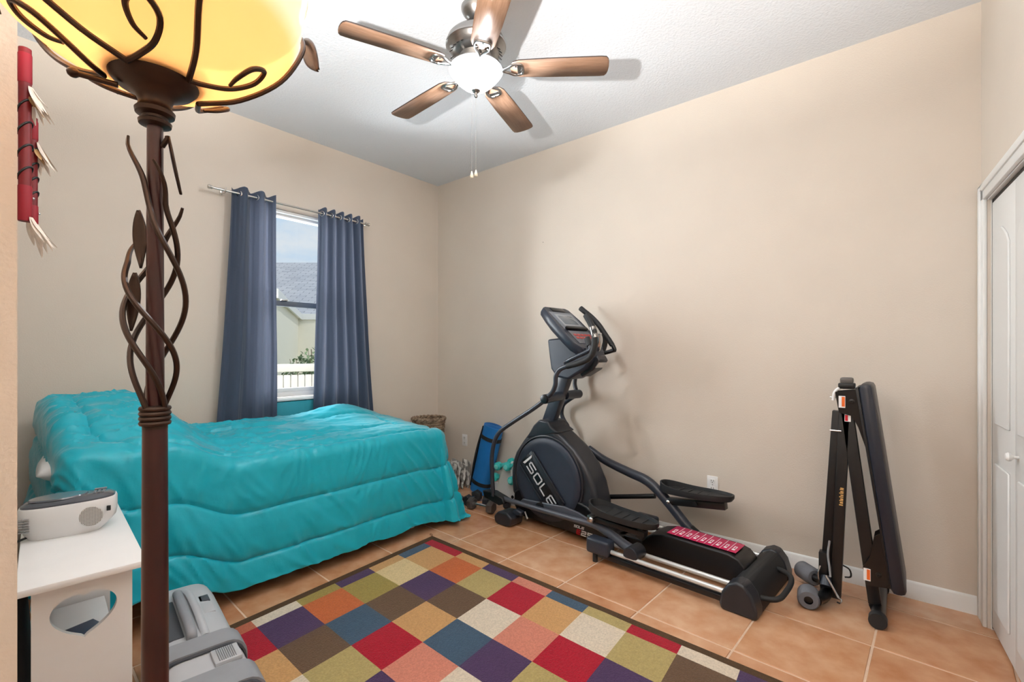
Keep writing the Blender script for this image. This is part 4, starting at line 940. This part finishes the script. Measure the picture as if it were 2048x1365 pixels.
MB().beam((-.22, .965, .232), (-.22, .60, .225), .05, .03, bev=.004).build('pedal_bracket', BLACK, ell)
MB().box((-.22, .97, .235), (.10, .045, .045), bev=.006).build('bracket_clamp', NICKEL, ell); MB().lathe([(.014, 0), (.014, .006), (.008, .012), (0, .013)], 14, axisM((-.272, .955, .238), (0, 0, 1), (0, 1, 0))).build('bolt', CHROME, ell)
MB().cyl((-.175, .955, .238), (-.275, .955, .238), .009, 10).build('bolt_shaft', CHROME, ell)
MB().beam((-.22, .64, .19), (-.22, .62, .255), .04, .05, up=(0, 1, 0), bev=.004).build('pedal_stop', BLACK, ell)
MB().cyl((-.195, .66, .104), (-.30, .66, .104), .047, 28).lathe([(.047, 0), (.044, .006), (.03, .008), (0, .008)], 28, axisM((-.30, .66, .104), (0, 0, 1), (0, 1, 0))).build('roller_cover', HOUS, ell)
MB().cyl((-.21, .66, .088), (-.28, .66, .088), .034, 20).build('roller_wheel', mat('orange_roller', (206, 140, 70), .5), ell)
# far pedal arm, pedal
MB().tube([(.19, 1.30, .575), (.20, 1.16, .505), (.20, .96, .452), (.20, .84, .425), (.20, .755, .380), (.20, .65, .290), (.20, .55, .19), (.205, .455, .105)], [.026, .030, .032, .033, .033, .033, .032, .030], 14, sub=5).build('pedal_arm', NAVY2, ell)
MB().tube([(.20, .52, .16), (.205, .40, .085)], .036, 14).build('arm_sleeve', BLACK, ell); MB().cyl((.16, .405, .08), (.27, .405, .08), .045, 24).build('roller_cover', HOUS, ell)
MB().tube([(.19, 1.14, .24), (.20, .76, .325)], .017, 12).build('link_bar', BLACK, ell)
pedal(.20, .715, .245, .395, .415, .090, ell)
MB().beam((.20, .665, .315), (.20, .29, .365), .05, .045, bev=.005).build('pedal_bracket', BLACK, ell); MB().lathe([(.013, 0), (.013, .006), (.008, .011), (0, .012)], 14, axisM((.172, .652, .316), (0, 0, 1), (0, 1, 0))).build('bolt', CHROME, ell); MB().cyl((.172, .47, .345), (.162, .47, .345), .014, 14).build('rubber_stop', RUBBER, ell)
# rails, ramp cover, feet
RAIL = mat('white_steel_rail', (226, 226, 224), .25, .5)
for x in (-.295, -.19, .19, .295):
    MB().tube([(x, .05, .083), (x, .86, .083)], .0135, 14).build('roller_rail', RAIL, ell)
for x in (-.305, .305): MB().box((x * .985, .47, .050), (.035, .82, .030), bev=.005).build('rail_beam', HOUB, ell)
hp = [(.70, .055), (.695, .125), (.665, .160), (.62, .185), (.56, .201), (.50, .205), (.17, .200), (.12, .185), (.085, .150), (.07, .055)]
pr(hp, -.105, .105).build('ramp_cover', HOUB, ell, bev=.010, seg=3)
PINK = mat('crimson_decal', (190, 34, 84), .35)
dec = MB().box((0, .345, .2045), (.150, .40, .0025), bev=.001).build('incline_decal', PINK, ell)
dec.rotation_euler = (math.radians(.85), 0, 0); dec.location = (0, 0, -.002)
wm = MB()
for k in range(8): MB().box((0, .190 + k * .0435, .2062), (.146, .0022, .0012)).build('scale_line', WHITE, dec)
for k in range(9):
    y = .170 + k * .0435
    g = MB()
    g.box((-.038, y, .2062), (.018, .016, .0012)); g.box((-.004, y + .006, .2062), (.034, .004, .0012)); g.box((-.004, y - .006, .2062), (.034, .004, .0012)); g.box((.010, y, .2062), (.004, .014, .0012))
    tag(g.build('scale_number', WHITE, dec), kind='stuff')
rs = [(-.035, 0), (.125, 0), (.135, .03), (.125, .085), (.095, .135), (.055, .155), (.02, .150), (-.015, .105), (-.035, .04)]
pr(rs, -.235, .235).build('rear_stabilizer', RUBBER, ell, bev=.010, seg=3)
for s in (-1, 1):
    pr([(y * 1.06 - .002, z * 1.04) for y, z in rs], min(s * .225, s * .325), max(s * .225, s * .325)).build('stabilizer_cap', HOUS, ell, bev=.014, seg=3)
MB().tube([(.13, .0, .10), (.12, -.04, .100), (.10, -.080, .095), (.02, -.103, .09), (-.10, -.106, .085), (-.17, -.098, .08), (-.20, -.07, .075), (-.205, -.02, .07)], .0135, 12, sub=5).build('lift_handle', RUBBER, ell)
for s in (-1, 1):
    MB().box((s * .292, .875, .098), (.085, .165, .095), bev=.018, seg=3).build('rail_foot', NAVY, ell); MB().cyl((s * .31, .90, 0), (s * .31, .90, .055), .016, 14).build('leveling_foot', RUBBER, ell)
MB().box((0, .875, .075), (.56, .05, .05), bev=.006).build('cross_member', HOUB, ell)
MB().cyl((-.27, 1.735, .06), (.27, 1.735, .06), .030, 20).build('front_stabilizer', HOUB, ell)
for s in (-1, 1):
    pr([(1.825, .012), (1.835, .055), (1.79, .098), (1.70, .105), (1.645, .075), (1.655, .015), (1.71, 0), (1.79, 0)], min(s * .165, s * .30), max(s * .165, s * .30)).build('stabilizer_cap', HOUS, ell, bev=.012, seg=3)
    pr([(1.70, .10), (1.66, .135), (1.60, .12), (1.60, .09), (1.65, .08)], min(s * .20, s * .245), max(s * .20, s * .245)).build('transport_wheel', NAVY, ell, bev=.01)
MB().cyl((-.135, 1.66, .085), (-.15, 1.62, .045), .006, 8).build('white_bolt', TRIM, ell)

# ------------------------------------------------------------------ folded inversion bench against the wall
VINYL = mat('navy_vinyl', (30, 33, 44), .38, bump=.12, bscale=220, var=.06, vscale=6)
fb = thing('folded_bench', 'folded black exercise bench standing upright near the closet door', 'exercise bench', (2.97, .17, 0))
def W(p): return (p[0] - 2.97, p[1] - .17, p[2])
MB().beam(W((2.985, .256, 1.000)), W((2.985, .308, .13)), .05, .045, up=(0, 1, 0), bev=.003).build('rear_tube', BLACK, fb)
tb2 = MB().beam(W((2.945, .222, 1.010)), W((2.945, .262, .035)), .05, .046, up=(0, 1, 0), bev=.003).build('rear_tube', BLACK, fb)
MB().beam(W((2.945, .222, 1.075)), W((2.945, .100, .06)), .05, .052, up=(0, 1, 0), bev=.003).build('front_tube', BLACK, fb)
Mp = axisM(W((2.913, 0, 0)), (0, 1, 0), (0, 0, 1))
tpl = [(.262, 1.105), (.166, 1.118), (.150, 1.02), (.118, .855), (.132, .82), (.165, .93), (.19, .985), (.245, 1.000)]
o1 = MB().prism([(y - 0, z) for y, z in tpl], -.004, .002, Mp).build('top_plate', BLACKG, fb); o1.location = (0, 0, 0)
lpl = [(.147, .238), (.118, .30), (.102, .40), (.072, .425), (.020, .165), (.135, .150)]
MB().prism(lpl, -.004, .002, Mp).build('lower_plate', BLACKG, fb)
Mp2 = axisM(W((2.998, 0, 0)), (0, 1, 0), (0, 0, 1)); MB().prism(tpl, -.002, .004, Mp2).build('top_plate', BLACKG, fb); MB().prism(lpl, -.002, .004, Mp2).build('lower_plate', BLACKG, fb)
# padded backrest: rounded slab, edge towards the camera
a = Vector(W((3.03, .137, 1.150))); b = Vector(W((3.03, .006, .145)))
MB().beam(a + Vector((0, 0, 0)), b, .30, .058, up=(0, 1, .13), bev=.022).build('back_pad', VINYL, fb)
MB().beam(a + Vector((0, .034, -.02)), b + Vector((0, .034, .04)), .26, .012, up=(0, 1, .13), bev=.002).build('pad_board', BLACK, fb)
MB().beam(W((2.945, .118, .90)), W((2.945, .062, .40)), .03, .03, up=(0, 1, 0), bev=.003).build('pad_rail', BLACK, fb)
def on_plate(name, y0, y1, z0, z1, m, par, x=2.9115, t=.0012):
    return MB().box(W((x, (y0 + y1) / 2, (z0 + z1) / 2)), (t, abs(y1 - y0), abs(z1 - z0))).build(name, m, par)
for (y, z) in ((.232, 1.055), (.130, .205)):
    s = on_plate('warning_sticker', y - .014, y + .014, z - .030, z + .030, WHITE, fb, 2.908); on_plate('sticker_stripe', y - .012, y + .001, z - .024, z + .026, ORANGE, s, 2.9072)
s = on_plate('warning_sticker', .196, .222, .955, .992, WHITE, fb, 2.9195); on_plate('sticker_stripe', .208, .220, .958, .988, RED, s, 2.9188)
for (y, z) in ((.192, 1.058), (.085, .215)): MB().lathe([(.013, 0), (.013, .003), (.006, .005), (.005, .003), (0, .003)], 16, axisM(W((2.909, y, z)), (0, 0, 1), (0, 1, 0))).build('bolt', BLACKG, fb)
# gold lettering running up the tube (worn print)
gd = MB(); Mg = axisM(W((2.919, .238, .525)), (0, -.04, 1), (0, 1, .04))
for k, (x, hgt, wd) in enumerate(((0, .016, .006), (.012, .013, .008), (.022, .016, .004), (.030, .012, .008), (.041, .017, .005), (.050, .012, .006), (.060, .018, .004), (.068, .013, .007), (.079, .016, .004), (.086, .014, .005))):
    gd.box((x, (hgt - .018) / 2, .0), (wd, hgt, .0015), Mg)
tag(gd.build('lettering', GOLD, fb), kind='stuff')
# head: hinge, strap and knob on top
MB().box(W((2.955, .215, 1.135)), (.075, .07, .03), bev=.006).build('hinge_block', BLACK, fb)
MB().tube([W((2.92, .27, 1.06)), W((2.915, .262, 1.105)), W((2.93, .235, 1.128)), W((2.96, .19, 1.128)), W((2.98, .165, 1.12))], .007, 8, sub=5).build('white_strap', WHITE, fb)
MB().box(W((2.955, .215, 1.163)), (.06, .055, .03), bev=.008).build('latch_knob', mat('grey_knob', (96, 90, 86), .5), fb)
MB().tube([W((2.93, .285, 1.075)), W((2.93, .26, 1.072))], .004, 8).tube([W((2.91, .283, .905)), W((2.91, .235, .905))], .004, 8).build('lock_pin', CHROME, fb)
# floor foot with rubber end caps
MB().cyl(W((2.80, .085, .036)), W((3.235, .085, .036)), .030, 22).build('foot_tube', BLACKG, fb)
for x0, x1 in ((2.795, 2.835), (3.20, 3.24)): MB().cyl(W((x0, .085, .037)), W((x1, .085, .037)), .0365, 24).build('foot_cap', RUBBER, fb)
MB().beam(W((2.945, .100, .062)), W((2.945, .088, .03)), .05, .052, up=(0, 1, 0)).build('foot_bracket', BLACK, fb)
# ankle rollers at the base of the rear tube
FOAM = mat('grey_foam', (104, 106, 112), .85, bump=.35, bscale=160)
def foam_roll(a, b, r):
    a = Vector(W(a)); b = Vector(W(b)); d = (b - a).normalized(); L = (b - a).length; q = d.to_track_quat('Z', 'Y').to_matrix().to_4x4(); q.translation = a
    return MB().lathe([(.020, .0), (r - .008, .0), (r, .010), (r, L - .010), (r - .008, L), (.020, L)], 26, q, cap=False).build('foam_roller', FOAM, fb), MB().lathe([(.020, .012), (.020, L - .012)], 18, q, cap=True).build('roller_core', BLACKG, fb)
foam_roll((2.775, .360, .052), (2.865, .372, .052), .050); foam_roll((3.02, .360, .075), (3.12, .440, .066), .047)
MB().tube([W((2.80, .33, .055)), W((2.86, .31, .052)), W((2.93, .30, .055)), W((2.97, .31, .09))], .028, 14, sub=4).build('ankle_bar', BLACKG, fb)
MB().tube([W((2.865, .372, .052)), W((2.88, .32, .052))], .018, 12).build('ankle_axle', BLACK, fb); MB().tube([W((2.97, .30, .085)), W((3.05, .40, .075))], .018, 12).build('ankle_axle', BLACK, fb)
MB().box(W((2.955, .315, .17)), (.05, .04, .17), bev=.004).build('adjuster_block', BLACK, fb); MB().cyl(W((2.90, .30, .095)), W((2.93, .30, .135)), .024, 16).build('adjuster_knob', NAVY, fb)
for k, (pp, r) in enumerate((([(2.915, .325, .19), (2.905, .335, .15), (2.91, .325, .10), (2.93, .305, .08)], .004), ([(2.905, .30, .15), (2.895, .275, .11), (2.89, .255, .075), (2.885, .245, .06)], .006), ([(2.885, .245, .06), (2.88, .232, .055), (2.875, .236, .038), (2.885, .25, .035)], .004))):
    MB().tube([W(q) for q in pp], r, 8, sub=4).build('spring_pin', CHROME, fb)
MB().tube([W((2.915, .285, .33)), W((2.912, .292, .26)), W((2.905, .285, .20)), W((2.90, .28, .15))], .005, 8, sub=4).build('cable', mat('cable_grey', (150, 152, 156), .4), fb)
MB().tube([W((2.97, .235, .20)), W((2.97, .205, .185)), W((2.97, .20, .15)), W((2.97, .225, .14))], .004, 8, sub=4).build('strap_loop', RUBBER, fb)

# ------------------------------------------------------------------ dumbbells on the floor
IRON = mat('hex_iron', (92, 90, 90), .45, .4, var=.1, vscale=20); IROND = mat('hex_rubber', (40, 42, 46), .55, var=.1, vscale=20)
def hexbell(loc, rz, label, m, L=.17, r=.038):
    o = thing('hex_dumbbell', label, 'dumbbell', (loc[0], loc[1], 0), rz, 'hex dumbbells beside the elliptical')
    ap = r * math.cos(pi / 6)
    for s in (-1, 1):
        Mh = Matrix.Translation((s * L / 2, 0, ap)) @ Matrix.Rotation(pi / 2 * s, 4, 'Y') @ Matrix.Rotation(0, 4, 'Z')
        MB().lathe([(r * .72, -.034), (r, -.026), (r, .010), (r * .80, .022), (0, .022)], 6, Mh, smooth=False).build('hex_head', m, o)
    MB().tube([(-L / 2 + .02, 0, ap), (-L / 4, 0, ap), (0, 0, ap), (L / 4, 0, ap), (L / 2 - .02, 0, ap)], [.012, .013, .0155, .013, .012], 14, sub=3).build('grip', CHROME, o)
    return o
hexbell((2.80, 2.66), math.radians(-84), 'grey hex dumbbell lying nearest the front foot of the elliptical', IRON, .21, .052)
hexbell((2.72, 2.90), math.radians(20), 'grey hex dumbbell closest to the hanging foot corner of the comforter', IRON, .17, .048)
hexbell((2.945, 2.62), math.radians(-62), 'black hex dumbbell behind the grey ones beside the elliptical front', IROND, .19, .050)
hexbell((2.90, 2.86), math.radians(15), 'black hex dumbbell below the bottom end of the blue mat', IROND, .17, .050)

# ------------------------------------------------------------------ white rack with teal dumbbells
VT = mat('teal_vinyl_weight', (52, 190, 186), .42); RACK = mat('white_rack', (214, 214, 212), .45)
rk = thing('dumbbell_rack', 'small white dumbbell rack behind the elliptical flywheel', 'rack', (3.12, 2.62, 0), math.radians(3))
for s in (-1, 1):
    poly = [(-.13, 0), (.13, 0), (.115, .06), (.075, .20), (.055, .30), (.02, .345), (-.02, .345), (-.055, .30), (-.075, .20), (-.115, .06)]
    sp = MB().prism([(y, z) for y, z in poly], -.008, .008, axisM((s * .055, 0, 0), (0, 1, 0), (0, 0, 1))).build('side_panel', RACK, rk, bev=.003)
    for y in (-.075, .075): MB().cyl((s * .0635, y, .075), (s * .066, y, .075), .014, 18).build('screw_hole', BLACKG, sp)
MB().box((0, 0, .02), (.11, .20, .02), bev=.003).build('base_bar', RACK, rk); MB().box((0, 0, .19), (.11, .05, .02), bev=.003).build('cross_bar', RACK, rk)
rloc = Matrix.Translation((3.12, 2.62, 0)) @ Matrix.Rotation(math.radians(3), 4, 'Z')
for i, (y, z, word) in enumerate(((.092, .225, 'middle tier nearest the blue mat'), (-.092, .225, 'middle tier nearest the flywheel housing'), (.055, .325, 'upper tier nearest the blue mat'), (-.045, .335, 'upper tier nearest the flywheel housing'))):
    p = rloc @ Vector((0, y, z)); d = thing('teal_dumbbell', 'teal vinyl dumbbell on the white rack, ' + word, 'dumbbell', p, math.radians(3), 'teal dumbbells on the rack')
    for s in (-1, 1):
        MB().lathe([(.018, -.028), (.034, -.022), (.038, 0), (.036, .018), (.024, .028), (0, .030)], 8, Matrix.Translation((s * .095, 0, 0)) @ Matrix.Rotation(pi / 2 * s, 4, 'Y')).build('weight_head', VT, d)
        MB().lathe([(.020, .0285), (.020, .031), (.016, .0315), (0, .0315)], 18, Matrix.Translation((s * .095, 0, 0)) @ Matrix.Rotation(pi / 2 * s, 4, 'Y')).build('number_badge', mat('teal_badge', (120, 216, 210), .4), d)
    MB().cyl((-.08, 0, 0), (.08, 0, 0), .014, 14).build('grip', VT, d)

# ------------------------------------------------------------------ blue exercise mat leaning in the corner
BLUE = mat('blue_foam_mat', (22, 112, 184), .6, bump=.18, bscale=260, var=.04, vscale=10)
mt = thing('exercise_mat', 'folded blue exercise mat with black straps leaning in the corner', 'exercise mat', (3.135, 3.00, .0), 0)
ax = Vector((.035, -.155, .64)); axl = ax.length; az = ax.normalized(); ay = Vector((.12, .93, .22)); ay = (ay - az * ay.dot(az)).normalized(); axx = ay.cross(az)
Mm = Matrix(((axx.x, ay.x, az.x, 0), (axx.y, ay.y, az.y, 0), (axx.z, ay.z, az.z, .024), (0, 0, 0, 1)))
def mat_ring(z, grow=0.): return [Mm @ Vector((x, y, z)) for x, y in oval(.078 + grow, .100 + grow, 40, 2.2)]
mm = MB(); loft(mm, [mat_ring(0), mat_ring(.63)]); mm.build('rolled_foam', BLUE, mt)
sp_ = MB()
for k in range(5):
    pts = []
    for q in range(60):
        t = q / 59 * 2 * pi; rr = 1 - .17 * k - .17 * q / 60; pts.append(Mm @ Vector((.076 * rr * math.cos(t), .098 * rr * math.sin(t), .631)))
    sp_.tube(pts, .0012, 5, caps=False)
sp_.build('spiral_edge', mat('mat_edge', (14, 80, 140), .7), mt)
for z in (.075, .50):
    b_ = MB(); loft(b_, [mat_ring(z, .001), mat_ring(z, .004), mat_ring(z + .034, .004), mat_ring(z + .034, .001)], caps=False)
    # the strap only wraps the wall side half: open buckle end visible on the front
    b_.v = b_.v; b_.build('strap', RUBBER, mt)
pk = MB()
def pkf(u, v):
    a_ = (u - .5) * .12; z = .02 + v * .58; h = .052 * math.sin(pi * min(1, v * .95 + .02)) ** .7 * (1 - (2 * u - 1) ** 4)
    return Mm @ Vector((a_ * .9 , .088 + h, z))
pk.grid(pkf, 14, 24); pk.build('carry_sling', mat('black_sling', (22, 22, 24), .8), mt, solid=.006)

# ------------------------------------------------------------------ feathered red sticks hanging on the left wall
REDW = mat('red_wrap', (116, 14, 20), .5, var=.2, vscale=14); SUEDE = mat('crimson_cuff', (146, 12, 32), .6)
FEA = mat('pale_feather', (232, 218, 204), .8, var=.08, vscale=40); TANF = mat('tan_fur', (206, 168, 120), .9)
def stick(x, y, z0, z1, r, label):
    o = thing('feathered_stick', label, 'wall ornament', (x, y, z0), 0, 'red feathered sticks on the wall'); L = z1 - z0
    MB().lathe([(0, 0), (r, 0), (r, L), (r * .7, L + .003), (0, L + .003)], 20).build('shaft', REDW, o)
    MB().lathe([(r + .0006, 0), (r + .0015, .004), (r + .0015, L * .20), (r + .0006, L * .205)], 20, cap=False).build('lower_cuff', SUEDE, o)
    MB().lathe([(r + .0006, L * .80), (r + .0015, L * .805), (r + .0015, L * .965), (r + .0006, L * .97)], 20, cap=False).build('upper_cuff', SUEDE, o)
    for k in range(4):
        z = L * (.28 + .13 * k); MB().tube([((r + .001) * math.cos(t), (r + .001) * math.sin(t), z + .022 * math.sin(t + 2.2)) for t in [2 * pi * q / 24 for q in range(24)]], .0036, 6, closed=True).build('dark_band', BLACK, o)
    MB().box((-.0, .0, L * .88), (.004, .004, .004)).tube([(-r, 0, L * .85), (-(r + .10), 0, L * .86)], .003, 8).build('wall_peg', BLACK, o)
    for (z, n, ln, mm_) in ((L * .78, 9, .11, FEA), (.015, 12, .11, FEA), (L * .72, 6, .06, TANF)):
        for k in range(n):
            a_ = random.uniform(-1.2, 1.2); b0 = Vector(((r + .001) * math.cos(a_), (r + .001) * math.sin(a_), z)); dr = Vector((.35 * math.cos(a_), .35 * math.sin(a_), -1 + random.uniform(-.1, .3)))
            leaf_mesh(b0, dr, (math.cos(a_), math.sin(a_), .3), ln * random.uniform(.7, 1.15), .011, random.uniform(.0, .2)).build('feather', mm_, o)
    for k in range(3):
        MB().ball((r * 1.2 * math.cos(k), r * 1.2 * math.sin(k), L * .14 - .03 * k), .0045, 10).build('silver_bead', CHROME, o)
stick(.170, 2.40, 1.775, 2.39, .0175, 'thicker red wrapped stick with pale feathers hanging by the left wall')
stick(.200, 2.54, 1.78, 2.20, .0145, 'thinner red wrapped stick, farther of the two hanging by the left wall')
